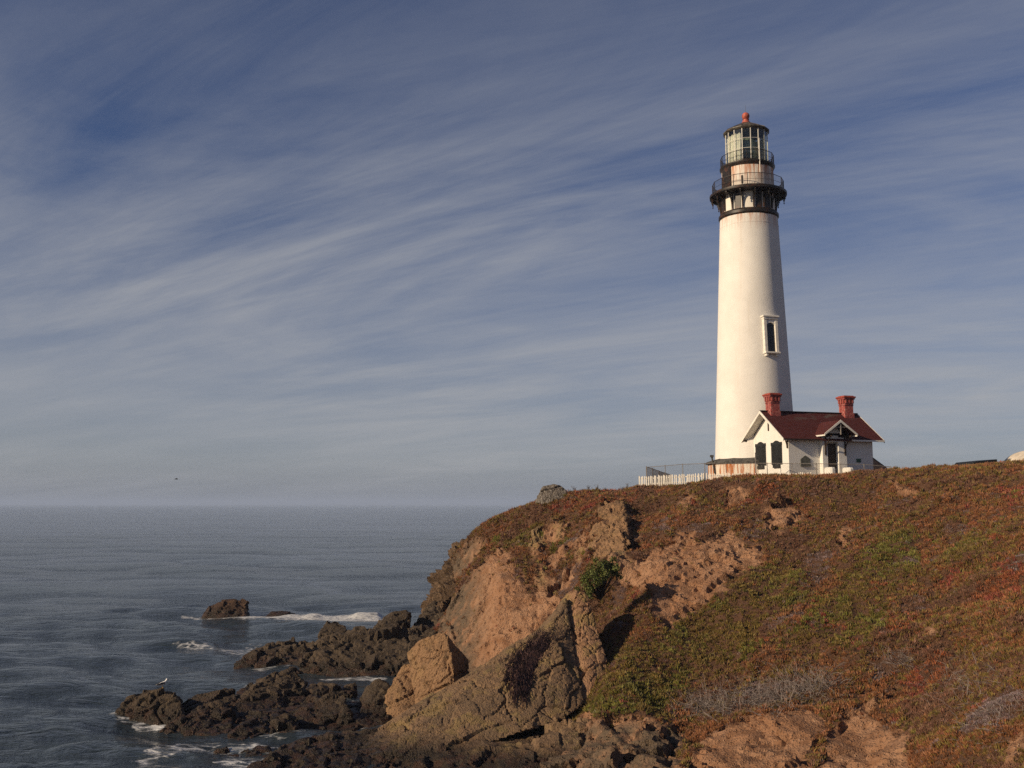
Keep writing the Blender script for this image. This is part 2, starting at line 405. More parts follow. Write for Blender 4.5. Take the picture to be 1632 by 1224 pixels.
disp = (lump * .7 + gull * (.45 + .4 * bare0)) * (1 - .6 * earth_face) * (1 - flat_top) + (bare0 * rough * rk + (1 - bare0) * veg) * (1 - .8 * flat_top)
h = h0 + disp * np.maximum(far_fade, .15)
T = to_xyz(np.c_[uv, h])
idx = np.arange(nu * nv).reshape(nv, nu)
Fq = np.stack([idx[:-1, :-1], idx[:-1, 1:], idx[1:, 1:], idx[1:, :-1]], -1).reshape(-1, 4)
px1, py1, bare = masks(T)

# ---- soil and rock of the headland
t = NT('headland_ground'); vw = t.vec(coord='Object')
n_big = t.noise(vw, 0.22, 5, 0.6); n_mid = t.noise(vw, 1.3, 6, 0.6); n_fin = t.noise(vw, 9.0, 5, 0.65)
peb = t.voro(vw, 7.5); pebc = t.voro(vw, 7.5, out='Color'); peb2 = t.voro(vw, 14.0)
rockc = t.mix(t.ramp(n_big, .35, .65), (0.340, 0.178, 0.098), (0.415, 0.238, 0.140))
rockc = t.mix(t.ramp(n_mid, .42, .68), rockc, (0.250, 0.120, 0.060))
rockc = t.mix(t.math('MULTIPLY', t.ramp(t.noise(t.vec((1, 1, .35)), 0.45, 5, .65), .55, .72), .55), rockc, (0.16, 0.10, 0.075))
sepc = t.node('ShaderNodeSeparateColor'); t.l.new(pebc, sepc.inputs[0])
pm = t.math('MULTIPLY', t.math('MULTIPLY', t.ramp(peb, .34, .22), t.ramp(sepc.outputs[0], .5, .7)), .7)
rockc = t.mix(pm, rockc, t.mix(sepc.outputs[1], (0.20, 0.12, 0.08), (0.62, 0.44, 0.30)))
rockc = t.mix(t.math('MULTIPLY', t.ramp(peb2, .2, .5), .3), rockc, (0.25, 0.14, 0.08))
lich = t.math('MULTIPLY', t.attr('lichen'), t.ramp(t.noise(vw, 1.1, 6, .65), .42, .58))
rockc = t.mix(lich, rockc, (0.27, 0.195, 0.085))
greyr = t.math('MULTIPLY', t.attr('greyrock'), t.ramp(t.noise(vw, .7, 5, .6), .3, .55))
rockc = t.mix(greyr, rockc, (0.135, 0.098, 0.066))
wet = t.ramp(t.math('ADD', t.node('ShaderNodeSeparateXYZ').outputs[2], 0.0), 0, 1)
gs = t.node('ShaderNodeSeparateXYZ'); t.l.new(t.tc.outputs['Object'], gs.inputs[0])
wet = t.ramp(t.math('ADD', gs.outputs[2], t.math('MULTIPLY', n_mid, 1.6)), 1.9, .7)
rockc = t.mix(wet, rockc, (0.055, 0.038, 0.026))
litter = t.mix(n_fin, (0.045, 0.026, 0.016), (0.17, 0.088, 0.050))
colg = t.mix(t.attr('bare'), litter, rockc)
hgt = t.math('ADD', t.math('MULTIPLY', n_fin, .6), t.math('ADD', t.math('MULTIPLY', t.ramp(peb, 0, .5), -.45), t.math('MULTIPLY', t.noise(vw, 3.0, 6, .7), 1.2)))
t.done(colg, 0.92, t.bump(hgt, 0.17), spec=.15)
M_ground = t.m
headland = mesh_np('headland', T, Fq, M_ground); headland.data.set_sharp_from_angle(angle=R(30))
tag(headland, 'brown coastal headland with bare orange cliff faces', None, None, 'structure')
attr_f(headland.data, 'bare', bare)
LICH = [(855, 868, 14, 26), (965, 812, 16, 12), (972, 872, 18, 20), (862, 915, 12, 18), (890, 845, 12, 14), (985, 880, 18, 16), (925, 880, 8, 16)]
li = np.zeros(len(T))
for a, b, rx, ry in LICH: li = np.maximum(li, np.exp(-(((px1 - a) / rx) ** 2 + ((py1 - b) / ry) ** 2)))
attr_f(headland.data, 'lichen', np.clip(li * .8, 0, 1))
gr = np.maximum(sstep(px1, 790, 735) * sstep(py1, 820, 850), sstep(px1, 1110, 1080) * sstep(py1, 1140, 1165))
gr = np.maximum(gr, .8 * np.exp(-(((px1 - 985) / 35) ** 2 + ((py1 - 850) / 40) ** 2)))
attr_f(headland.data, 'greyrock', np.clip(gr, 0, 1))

# ---- surface lookup for things that stand on the headland
from mathutils.bvhtree import BVHTree
BV = BVHTree.FromPolygons([tuple(v) for v in T[::1]], [tuple(f) for f in Fq.tolist()])
def ground(x, y, z0=60.0):
    hit = BV.ray_cast(Vector((x, y, z0)), Vector((0, 0, -1)))
    return hit[0].z if hit[0] else 0.0
def on_slope(px, py):
    dr = (P(px, py, 10) - Vector((0, 0, CAM_Z))).normalized()
    hit = BV.ray_cast(Vector((0, 0, CAM_Z)), dr)
    return hit[0], hit[1]

# ------------------------------------------------------------------ rocks: hulls fused, then broken up by joints and weathering
def rock_mat(name, base, lite, dark, lichen=0.0, guano=0.0, wetz=None):
    t = NT(name); v = t.vec(coord='World')
    nb = t.noise(v, .5, 5, .6); nm = t.noise(v, 2.2, 6, .65); nf = t.noise(v, 11, 5, .65)
    pb = t.voro(v, 8.0); pc = t.voro(v, 8.0, out='Color'); s = t.node('ShaderNodeSeparateColor'); t.l.new(pc, s.inputs[0])
    col = t.mix(t.ramp(nb, .35, .65), base, lite)
    col = t.mix(t.ramp(nm, .48, .72), col, dark)
    pm = t.math('MULTIPLY', t.math('MULTIPLY', t.ramp(pb, .34, .2), t.ramp(s.outputs[0], .52, .72)), .65)
    col = t.mix(pm, col, t.mix(s.outputs[1], dark, tuple(min(1, c_ * 1.9) for c_ in lite)))
    if lichen: col = t.mix(t.math('MULTIPLY', t.ramp(t.noise(v, .8, 6, .65), .5, .62), lichen), col, (0.27, 0.20, 0.065))
    if guano:
        st_ = t.noise(t.vec((9, 9, .7), 'World'), 1.0, 5, .7)
        col = t.mix(t.math('MULTIPLY', t.ramp(st_, .47, .62), guano), col, (0.62, 0.57, 0.50))
    if wetz is not None:
        g = t.node('ShaderNodeSeparateXYZ'); gg = t.node('ShaderNodeNewGeometry'); t.l.new(gg.outputs['Position'], g.inputs[0])
        wv = t.ramp(t.math('ADD', g.outputs[2], t.math('MULTIPLY', t.math('SUBTRACT', nm, .5), wetz)), wetz, wetz * .25)
        col = t.mix(wv, col, t.mix(t.ramp(t.noise(v, 1.5, 3), .45, .6), (0.030, 0.021, 0.013), (0.048, 0.025, 0.015)))
        t.done(col, t.math('SUBTRACT', .9, t.math('MULTIPLY', wv, .45)), t.bump(t.math('ADD', t.math('MULTIPLY', nf, .7), t.math('ADD', t.math('MULTIPLY', t.ramp(pb, 0, .5), -.4), t.noise(v, 4, 6, .7))), .13), spec=.25)
    else:
        t.done(col, .92, t.bump(t.math('ADD', t.math('MULTIPLY', nf, .7), t.math('ADD', t.math('MULTIPLY', t.ramp(pb, 0, .5), -.4), t.noise(v, 4, 6, .7))), .13), spec=.15)
    return t.m
M_shore = rock_mat('shore_rock', (0.064, 0.047, 0.032), (0.096, 0.069, 0.044), (0.030, 0.022, 0.016), wetz=1.1)
M_slab = rock_mat('conglomerate_slab', (0.160, 0.107, 0.064), (0.225, 0.140, 0.078), (0.088, 0.060, 0.040), lichen=.35, wetz=1.0)
M_pin = rock_mat('orange_conglomerate', (0.290, 0.162, 0.090), (0.350, 0.205, 0.118), (0.165, 0.095, 0.055), lichen=.45)
M_block = rock_mat('tan_conglomerate', (0.235, 0.140, 0.076), (0.295, 0.175, 0.095), (0.12, 0.075, 0.046), lichen=.12)
M_crag = rock_mat('dark_crag_rock', (0.115, 0.076, 0.048), (0.160, 0.105, 0.064), (0.060, 0.042, 0.028))
M_lichen = rock_mat('lichened_rock', (0.215, 0.145, 0.075), (0.27, 0.185, 0.095), (0.12, 0.082, 0.046), lichen=.6)
M_islet = rock_mat('wet_islet_rock', (0.060, 0.036, 0.025), (0.085, 0.050, 0.032), (0.030, 0.020, 0.014), wetz=1.2)
M_guano = rock_mat('guano_rock', (0.10, 0.082, 0.065), (0.145, 0.12, 0.098), (0.08, 0.065, 0.05), guano=.35)

WATERLINE = []
def rock(name, hulls, mat, vox=.12, amp=1.0, label='', seed=0, tilt=0.0, smooth=3, blk=1.0, cat='rock', low=None, freq=1.0, fine=1.0):
    """hulls: list of (front points (px,py,d), thickness)."""
    bm = bmesh.new()
    for pts, th in hulls:
        F_ = [P(*q) for q in pts]; cen = sum(F_, Vector()) / len(F_)
        B_ = []
        for q in F_:
            away = Vector((q.x, q.y, 0)).normalized()
            B_.append(q.lerp(cen, .22) + away * th + Vector((0, 0, -.15 * th)))
        base = [Vector((q.x, q.y, min(q.z - .8, (low if low is not None else q.z - .8)))) for q in F_ + B_] if low is not None else []
        vs = [bm.verts.new(q) for q in F_ + B_ + base]
        g = bmesh.ops.convex_hull(bm, input=vs)
        bmesh.ops.delete(bm, geom=list({e for e in g['geom_interior'] + g['geom_unused'] if isinstance(e, bmesh.types.BMVert)}), context='VERTS')
    me0 = bpy.data.meshes.new('tmp'); bm.to_mesh(me0); bm.free()
    o = bpy.data.objects.new(name, me0); COL.objects.link(o)
    m = o.modifiers.new('r', 'REMESH'); m.mode = 'VOXEL'; m.voxel_size = vox
    s = o.modifiers.new('s', 'SMOOTH'); s.iterations = 1; s.factor = .5
    dg = bpy.context.evaluated_depsgraph_get(); me = bpy.data.meshes.new_from_object(o.evaluated_get(dg))
    o.modifiers.clear(); o.data = me; bpy.data.meshes.remove(me0)
    p = verts_of(me); n = normals_of(me); q = p + 7.7 * seed
    ca, sa = math.cos(tilt), math.sin(tilt)                      # bedding dips to the left
    qs = np.stack([q[:, 0] * ca + q[:, 2] * sa, q[:, 1], -q[:, 0] * sa + q[:, 2] * ca], 1)
    wq = qs + np.stack([fbm(q * .6, 3, 5), fbm(q * .6 + 9, 3, 6), fbm(q * .6 + 21, 3, 7)], 1) * .5
    fA, jA = facet(wq * np.array([.38, .45, .75]) * freq, 171 + seed); fB, jB = facet(wq * np.array([1.0, 1.1, 1.9]) * freq + 3, 181 + seed); fC, jC = facet(wq * np.array([2.6, 2.6, 4.2]) * freq + 7, 191 + seed)
    d = blk * (fA * .75 + fB * .36 * (.4 + .6 * fine) + fC * .13 * fine)
    d = d + fine * ridged(wq * 1.6, 3, 91 + seed) * .06 + fbm(q * .5, 2, 95 + seed) * .18 + fine * fbm(q * 5.0, 3, 97) * .07
    cr = .20 * np.exp(-(jA / .03) ** 2) * sstep(vnoise(q * .4, 401), -.5, .2) + .07 * np.exp(-(jB / .045) ** 2)
    p = p + n * (d * amp - cr)[:, None]
    me.vertices.foreach_set('co', p.astype(np.float32).ravel()); me.update()
    me.polygons.foreach_set('use_smooth', np.ones(len(me.polygons), bool)); me.set_sharp_from_angle(angle=R(27))
    me.materials.append(mat)
    tag(o, label, cat, None, 'thing')
    wl_ = p[np.abs(p[:, 2]) < .12]
    if len(wl_): WATERLINE.append(wl_[::max(1, len(wl_) // 160), :2])
    return o

rock('rock_slab', [([(520, 1215, 52.5), (570, 1190, 53.5), (640, 1160, 55.5), (690, 1128, 57), (745, 1092, 58.5), (800, 1052, 60), (850, 1010, 61), (885, 985, 61.2), (860, 1080, 56.5), (780, 1120, 54.5), (850, 1160, 53), (760, 1192, 51.8), (680, 1222, 50.5), (560, 1240, 50)], 4.0),
                   ([(850, 1012, 61), (880, 975, 61.3), (902, 952, 61.5), (906, 985, 60.3), (912, 1020, 59.6), (920, 1075, 57.6), (932, 1120, 55.6), (900, 1148, 54), (840, 1165, 53), (800, 1120, 54.6), (830, 1060, 57.5)], 3.0)],
     M_slab, .09, .36, 'huge grey-brown tilted rock slab at the foot of the cliff', 1, .55, 4, .42, low=None, fine=.3)
rock('rock_pinnacle', [([(894, 958, 62.1), (905, 944, 62.2), (918, 937, 62.1), (932, 946, 61.8), (948, 985, 60.5), (963, 1035, 58.9), (973, 1075, 57.7), (969, 1110, 56.5), (945, 1141, 55.1), (915, 1125, 55.9), (908, 1060, 58.5), (898, 1000, 60.6)], 2.6)],
     M_pin, .085, .30, 'pointed orange rock pinnacle with the green bush growing at its tip', 2, .9, 3, .38, fine=.3)
rock('tan_boulder', [([(648, 1040, 62.2), (668, 1022, 61.9), (700, 1008, 61.2), (712, 1010, 61.0), (722, 1060, 60.4), (726, 1100, 60.0), (690, 1128, 60.2), (664, 1130, 60.6), (655, 1085, 61.4), (746, 1050, 63.6), (750, 1085, 63.4)], 2.4)],
     M_block, .085, .26, 'big angular tan boulder with a shadowed right side leaning on the slab', 3, .3, 2, .5, fine=.35)
rock('cracked_boulder', [([(610, 1134, 61.5), (616, 1106, 62), (630, 1082, 62.4), (642, 1060, 62.8), (658, 1056, 62.8), (664, 1090, 62.0), (672, 1132, 61), (645, 1156, 60.3), (618, 1150, 60.6)], 2.6)],
     M_block, .11, .35, 'narrow cracked boulder wedged against the left side of the tan boulder', 4, .3, 3, .8, low=0)
# boulders of the near shore
SH = [
 ('gull rock', [([(188, 1138, 61), (206, 1116, 61.5), (240, 1106, 61.5), (258, 1100, 61.2), (276, 1104, 61), (288, 1122, 60.5), (292, 1146, 60), (250, 1156, 59.5), (203, 1153, 59.8)], 3.0)], 'dark rounded rock at the seaward tip with a gull on top'),
 ('', [([(278, 1130, 63.5), (300, 1110, 64), (328, 1103, 64), (350, 1100, 64.5), (374, 1099, 64.5), (376, 1120, 63), (330, 1142, 62)], 2.5)], 'low dark ridge of rock just behind the gull rock'),
 ('', [([(252, 1167, 58.4), (288, 1142, 59.5), (312, 1125, 61), (350, 1118, 61.5), (372, 1132, 61), (364, 1166, 58.6), (300, 1174, 57.6)], 2.5)], 'knobbly brown rock sloping into the water beside the gull rock'),
 ('', [([(345, 1150, 60.5), (372, 1122, 62.5), (402, 1096, 65), (430, 1072, 68), (468, 1066, 69), (486, 1082, 68), (484, 1112, 65), (450, 1140, 62.5), (400, 1166, 59)], 4.0), ([(470, 1110, 65), (500, 1092, 67), (535, 1096, 67), (540, 1112, 65), (500, 1136, 62.5)], 3.5)], 'broad jagged mound in the middle of the near rocks'),
 ('', [([(352, 1188, 56.2), (384, 1160, 57.8), (410, 1140, 59.8), (425, 1146, 59.4), (424, 1176, 57), (392, 1190, 55.6)], 1.8)], 'small steep rock with wet foot facing the foam'),
 ('', [([(420, 1188, 56.2), (432, 1158, 57.4), (455, 1140, 58.4), (474, 1148, 58.2), (476, 1182, 56.4), (446, 1196, 55.6)], 1.9)], 'rounded boulder with a lit left face above the lower ledge'),
 ('', [([(458, 1150, 60), (470, 1134, 60.6), (488, 1130, 60.6), (502, 1140, 60.2), (498, 1168, 58.8), (470, 1172, 58.4)], 1.5)], 'small boulder squeezed between two larger ones'),
 ('', [([(496, 1150, 61), (502, 1122, 61.6), (520, 1106, 62.2), (550, 1104, 62.2), (556, 1122, 61.6), (546, 1150, 60), (520, 1172, 58.8), (504, 1172, 58.8)], 2.2)], 'tall egg-shaped boulder in the row below the pool'),
 ('', [([(530, 1160, 59.6), (542, 1138, 60), (550, 1126, 60.4), (564, 1150, 59.6), (562, 1166, 59), (538, 1170, 58.8)], 1.2)], 'small three-sided boulder leaning on the egg-shaped one'),
 ('', [([(568, 1138, 62), (580, 1104, 63), (604, 1086, 63.6), (620, 1092, 63.4), (622, 1130, 61.8), (614, 1164, 59.8), (586, 1170, 59.4), (570, 1160, 60)], 2.4)], 'large dark boulder beside the tidal pool'),
 ('', [([(540, 1108, 66), (550, 1092, 67), (562, 1092, 67), (564, 1108, 66)], 1.5)], 'small dark stone at the edge of the tidal pool'),
 ('', [([(340, 1206, 52.6), (372, 1192, 54), (400, 1188, 54.6), (424, 1192, 54.4), (430, 1204, 53.2), (380, 1212, 52)], 1.6)], 'low wet ledge awash at the bottom of the near rocks'),
 ('', [([(310, 1168, 57.7), (345, 1144, 60.2), (390, 1132, 62.2), (450, 1127, 63.2), (520, 1127, 63.2), (600, 1120, 63.7), (632, 1140, 61.2), (628, 1166, 58.6), (560, 1174, 57.5), (480, 1188, 55.9), (410, 1190, 55.5)], 6.0)], 'low jagged bedrock that the near boulders sit on'),
 ('', [([(366, 1116, 66), (384, 1098, 68), (404, 1092, 69), (424, 1098, 68.5), (420, 1120, 66)], 2.0)], 'dark knob on the seaward side of the jagged mound'),
 ('', [([(296, 1160, 58.6), (318, 1142, 59.6), (340, 1146, 59.2), (338, 1168, 57.8), (310, 1172, 57.4)], 1.4)], 'rounded wet stone in front of the knobbly brown rock'),
 ('', [([(376, 1168, 58), (394, 1150, 59.4), (412, 1158, 58.8), (408, 1178, 57.4), (386, 1182, 57)], 1.2)], 'stubby brown stone between the mound and the foam'),
 ('', [([(478, 1126, 63.6), (496, 1112, 64.6), (512, 1118, 64.2), (506, 1138, 62.6), (486, 1142, 62.2)], 1.4)], 'blocky stone on the shoulder of the jagged mound'),
]
for k, (nm_, hl, lb) in enumerate(SH):
    rock('shore_rock' if k else 'gull_rock', hl, M_shore, .09, .36, lb, 10 + k, .6, 3, 1.0 if 'bedrock' not in lb else .8, low=-.6, freq=1.0)
rock('rock_ledge', [([(380, 1240, 48.3), (410, 1212, 50.8), (450, 1196, 51.6), (500, 1178, 53.6), (560, 1165, 55.8), (620, 1162, 56), (640, 1186, 53.5), (600, 1224, 50), (560, 1250, 48), (430, 1270, 46.5)], 4.0)],
     M_shore, .13, .45, 'wide dark ledge along the bottom below the row of boulders', 30, .5, 3, .9, low=-.6)
rock('rock_shelf', [([(560, 1230, 50), (640, 1222, 50.5), (720, 1212, 50.2), (800, 1196, 50.6), (880, 1176, 51.6), (945, 1150, 53.5), (960, 1180, 51.5), (900, 1240, 48.5), (700, 1290, 45.5), (560, 1290, 45.5)], 3.5)],
     M_slab, .14, .5, 'rough brown rock shelf at the very bottom beneath the tilted slab', 31, .35, 3, .9, low=-.6)
# the far platform and islets
rock('rock_platform', [([(470, 1072, 77), (486, 1030, 79), (520, 1010, 81), (560, 1008, 82), (610, 1006, 84), (660, 1004, 84), (700, 1000, 83), (704, 1040, 79), (690, 1070, 76), (600, 1078, 75.6), (540, 1078, 75.8)], 6.0),
                       ([(368, 1060, 80.5), (400, 1044, 82), (430, 1030, 84), (470, 1020, 86), (505, 1024, 84), (500, 1060, 79.5), (440, 1066, 79), (385, 1066, 79.2)], 4.0),
                       ([(660, 1000, 86), (676, 975, 92), (700, 955, 95), (712, 990, 88), (700, 1010, 84)], 5.0)],
     M_shore, .15, .6, 'dark flat-topped rock platform running out from the headland', 40, .3, 3, .9, low=-.6)
rock('shore_rock', [([(590, 1010, 84), (606, 990, 85.5), (628, 976, 86.5), (648, 972, 87), (656, 984, 86.5), (640, 1004, 84.5), (610, 1014, 83.5)], 2.5)], M_shore, .13, .4, 'slanting dark boulder on top of the rock platform', 41, .7, 3, .8, low=.5)
rock('shore_rock', [([(506, 1010, 83), (516, 994, 84.5), (534, 990, 85), (552, 996, 84.5), (556, 1012, 83)], 2.2)], M_shore, .13, .35, 'smaller reddish boulder on the outer part of the rock platform', 42, .4, 3, .8, low=.5)
rock('islet', [([(322, 984, 113.5), (334, 968, 114.5), (352, 958, 115), (374, 955, 115), (390, 962, 115), (396, 976, 114), (392, 985, 113), (350, 988, 112)], 4.5)], M_islet, .16, .5, 'dark humped islet standing alone in the surf', 50, .3, 3, .9, low=-.8)
rock('islet', [([(422, 984, 113), (432, 974, 114), (450, 976, 114), (474, 979, 114), (478, 985, 113), (440, 988, 112)], 2.5)], M_islet, .16, .35, 'low dark islet half covered by the breaking wave', 51, .3, 3, .9, low=-.8)
rock('rim_boulder', [([(853, 802, 89.6), (858, 782, 89.8), (868, 774, 90), (882, 771, 90), (896, 775, 90), (905, 784, 90), (914, 800, 89.6), (892, 810, 89), (868, 810, 89)], 2.2)], M_guano, .1, .22, 'round grey boulder streaked with white droppings on the skyline', 60, .2, 3, .3)
rock('cliff_outcrop', [([(955, 812, 82.5), (972, 800, 83.5), (992, 800, 83.5), (1000, 830, 77.5), (1006, 865, 73.4), (990, 893, 72.0), (955, 893, 73.2), (938, 874, 76), (952, 840, 79)], 3.6)], M_block, .10, .5, 'tan rock outcrop jutting from the upper cliff above the bush', 61, 1.2, 3, 1.0)
rock('seaward_crag', [([(678, 984, 96.5), (690, 955, 97.5), (703, 925, 97.5), (712, 900, 97), (732, 878, 96), (752, 864, 95), (762, 870, 93.5), (745, 900, 93), (720, 938, 93), (705, 975, 92.5), (690, 995, 92)], 4.0)], M_crag, .11, .8, 'dark brown jagged crag forming the seaward edge of the headland', 62, .9, 3, 1.5, freq=1.7)
rock('cliff_rib', [([(846, 850, 85.0), (856, 842, 86.0), (866, 850, 85.0), (868, 875, 82.8), (862, 896, 80.8), (850, 898, 80.6), (845, 872, 83.0)], 2.0)], M_lichen, .085, .5, 'yellowish vertical rib of rock between hanging plants on the upper cliff', 70, 1.4, 3, 1.1, freq=1.7)
rock('cliff_rib', [([(876, 838, 86.2), (890, 828, 87.0), (902, 838, 86.0), (904, 858, 84.0), (892, 872, 82.6), (880, 862, 83.8)], 2.0)], M_block, .085, .5, 'short brown rib of rock below the rim boulder', 71, 1.4, 3, 1.1, freq=1.7)
rock('cliff_rib', [([(914, 866, 82.2), (924, 854, 83.0), (936, 860, 82.2), (938, 886, 78.6), (930, 906, 76.4), (918, 898, 77.6)], 2.0)], M_block, .085, .5, 'brown rock rib just left of the big outcrop', 72, 1.4, 3, 1.1, freq=1.7)
rock('cliff_rib', [([(850, 912, 80.6), (862, 900, 81.4), (878, 906, 80.6), (884, 932, 78.0), (872, 950, 76.8), (856, 944, 77.4)], 1.8)], M_lichen, .085, .5, 'pale yellowish rock bulge at the top of the orange face', 73, 1.4, 3, 1.1, freq=1.7)
rock('cliff_rib', [([(1008, 832, 81.5), (1018, 824, 82.0), (1026, 840, 80.6), (1020, 872, 76.6), (1010, 884, 75.6)], 1.8)], M_crag, .085, .5, 'dark rock rib in the cleft right of the big outcrop', 74, 1.4, 3, 1.1, freq=1.7)

# ------------------------------------------------------------------ the sea
t = NT('sea_water'); v0 = t.vec((1, 1, 1))
nA = t.noise(t.vec((.42, 1.0, 1), rot=(0, 0, R(14))), .85, 5, .60, .4)
nB = t.noise(t.vec((.5, 1.1, 1), rot=(0, 0, R(-20))), 2.6, 4, .6, .2)
nC = t.noise(t.vec((.30, 1.0, 1), rot=(0, 0, R(6))), .12, 4, .6)
rA = t.math('SUBTRACT', 1.0, t.math('ABSOLUTE', t.math('SUBTRACT', t.math('MULTIPLY', nA, 2.0), 1.0)))      # crested chop
gust = t.ramp(t.noise(t.vec((.25, 1, 1)), .035, 3, .6), .35, .65, .65, 1.25)                               # cat's paws
hh = t.math('ADD', t.math('MULTIPLY', t.math('MULTIPLY', rA, gust), .85), t.math('ADD', t.math('MULTIPLY', nB, .22), t.math('MULTIPLY', nC, .9)))
wb = t.bump(hh, 0.33)
fo = t.attr('foam')
fn = t.noise(t.vec((.8, 1.3, 1)), 1.5, 8, .72, .8); fv = t.voro(t.vec((.8, 1.2, 1)), 1.1, 'DISTANCE_TO_EDGE')
fm = t.math('ADD', t.math('MULTIPLY', fo, .95), t.math('SUBTRACT', t.math('MULTIPLY', fn, 1.3), t.math('ADD', 1.10, t.math('MULTIPLY', t.ramp(fv, 0, .22), .18))))
foam = t.math('MULTIPLY', t.ramp(fm, 0.0, .34), .85)
t.b.inputs['IOR'].default_value = 1.333
t.done(t.mix(foam, (0.027, 0.037, 0.042), (0.72, 0.72, 0.70)), t.math('ADD', .06, t.math('MULTIPLY', foam, .6)), wb, spec=.5)
M_sea = t.m
az = np.radians(graded(((-180, -48, 6), (-48, -33, .6), (-33, 4, .17), (4, 40, .6), (40, 180.1, 6))))
rr = [4.0, 20.0, 38.0]
while rr[-1] < 130: rr.append(rr[-1] * 1.0055)
while rr[-1] < 500: rr.append(rr[-1] * 1.014)
while rr[-1] < 14500: rr.append(rr[-1] * 1.05)
rr = np.array(rr)
A, RR = np.meshgrid(az, rr); X, Y = np.sin(A) * RR, np.cos(A) * RR
sx, sy = X.ravel(), Y.ravel(); sr = RR.ravel()
spac = np.where(sr < 130, sr * .0055, np.where(sr < 500, sr * .014, sr * .05)) + sr * .003
sz = np.zeros(len(sx))
rs = np.random.default_rng(3)
for k in range(46):
    lam = 1.6 * 1.075 ** k; th = R(200) + rs.normal(0, .5); a = .0115 * lam ** .92 * rs.uniform(.5, 1.2)
    if lam > 9: a *= .5
    wgt = np.clip(lam / (3.0 * spac) - 1, 0, 1)
    ph = (sx * math.sin(th) + sy * math.cos(th)) * 2 * math.pi / lam + rs.uniform(0, 7)
    sz += wgt * a * (np.sin(ph) + .25 * np.sin(2 * ph + .6))
sz *= .62
# foam and breakers
spx, spy = project(np.c_[sx, sy, np.zeros(len(sx))])
foamv = np.zeros(len(sx))
act = (sr > 42) & (sr < 135) & (np.abs(A.ravel()) < .75)
ai = np.nonzero(act)[0]
wlp = np.concatenate(WATERLINE)
dmin = np.full(len(ai), 9.0)
for s in range(0, len(wlp), 60):
    q = wlp[s:s + 60]
    dmin = np.minimum(dmin, np.sqrt((sx[ai, None] - q[None, :, 0]) ** 2 + (sy[ai, None] - q[None, :, 1]) ** 2).min(1))
pat = vnoise(np.c_[sx[ai], sy[ai], 0 * sx[ai]] * .22, 5) * .5 + .5
foamv[ai] = np.exp(-(dmin / .7) ** 2) * (.30 + .45 * pat)
FO = [([(285, 979), (330, 984), (395, 984), (425, 986), (400, 990), (330, 986), (290, 983)], .85, 5), ([(400, 986), (440, 984), (480, 985), (560, 981), (610, 982), (612, 992), (560, 993), (480, 991), (430, 990)], .92, 6),
      ([(270, 1028), (330, 1026), (350, 1032), (400, 1024), (420, 1030), (400, 1042), (370, 1040), (350, 1034), (300, 1034)], .72, 7),
      ([(385, 1020), (418, 1018), (420, 1026), (395, 1028)], .6, 5), ([(205, 1152), (255, 1150), (275, 1158), (215, 1158)], .85, 5),
      ([(205, 1212), (240, 1196), (290, 1184), (330, 1186), (330, 1196), (270, 1204), (230, 1220)], .72, 9), ([(290, 1180), (360, 1174), (400, 1180), (420, 1200), (360, 1206), (320, 1200), (300, 1190)], .56, 9),
      ([(330, 1206), (420, 1204), (450, 1210), (380, 1222), (340, 1218)], .7, 8), ([(500, 1080), (560, 1078), (630, 1081), (600, 1086), (520, 1086)], .74, 4), ([(395, 1062), (440, 1060), (450, 1068), (400, 1070)], .6, 4),
      ([(210, 1225), (260, 1222), (300, 1228), (240, 1236)], .6, 6)]
for po, amt, fe in FO:
    dd = poly_dist(spx[ai] + 0 * spx[ai], spy[ai], po)
    foamv[ai] = np.maximum(foamv[ai], amt * (1 - sstep(dd, -fe * .5, fe)))
brk = np.exp(-((spy - (986 - (spx - 440) * .012)) / 3.0) ** 2) * sstep(spx, 430, 470) * sstep(spx, 618, 600) * (sr < 130)
sz += brk * (.42 + .4 * vnoise(np.c_[sx * .6, sy * .2, 0 * sx], 9))
swell = np.exp(-((spy - 1026) / 5.0) ** 2) * np.exp(-((spx - 320) / 70) ** 2) * (sr < 130)
sz += swell * .55
na, nr = len(az), len(rr); idx2 = np.arange(na * nr).reshape(nr, na)
Fs = np.stack([idx2[:-1, :-1], idx2[1:, :-1], idx2[1:, 1:], idx2[:-1, 1:]], -1).reshape(-1, 4)
sea = mesh_np('sea', np.c_[sx, sy, sz], Fs[:, ::-1] if False else Fs, M_sea)
tag(sea, 'open grey-blue ocean with small waves', None, None, 'structure')
attr_f(sea.data, 'foam', np.clip(foamv, 0, 1.2))
# make the water face upward
if sea.data.polygons[len(Fs) // 2].normal.z < 0: sea.data.flip_normals()

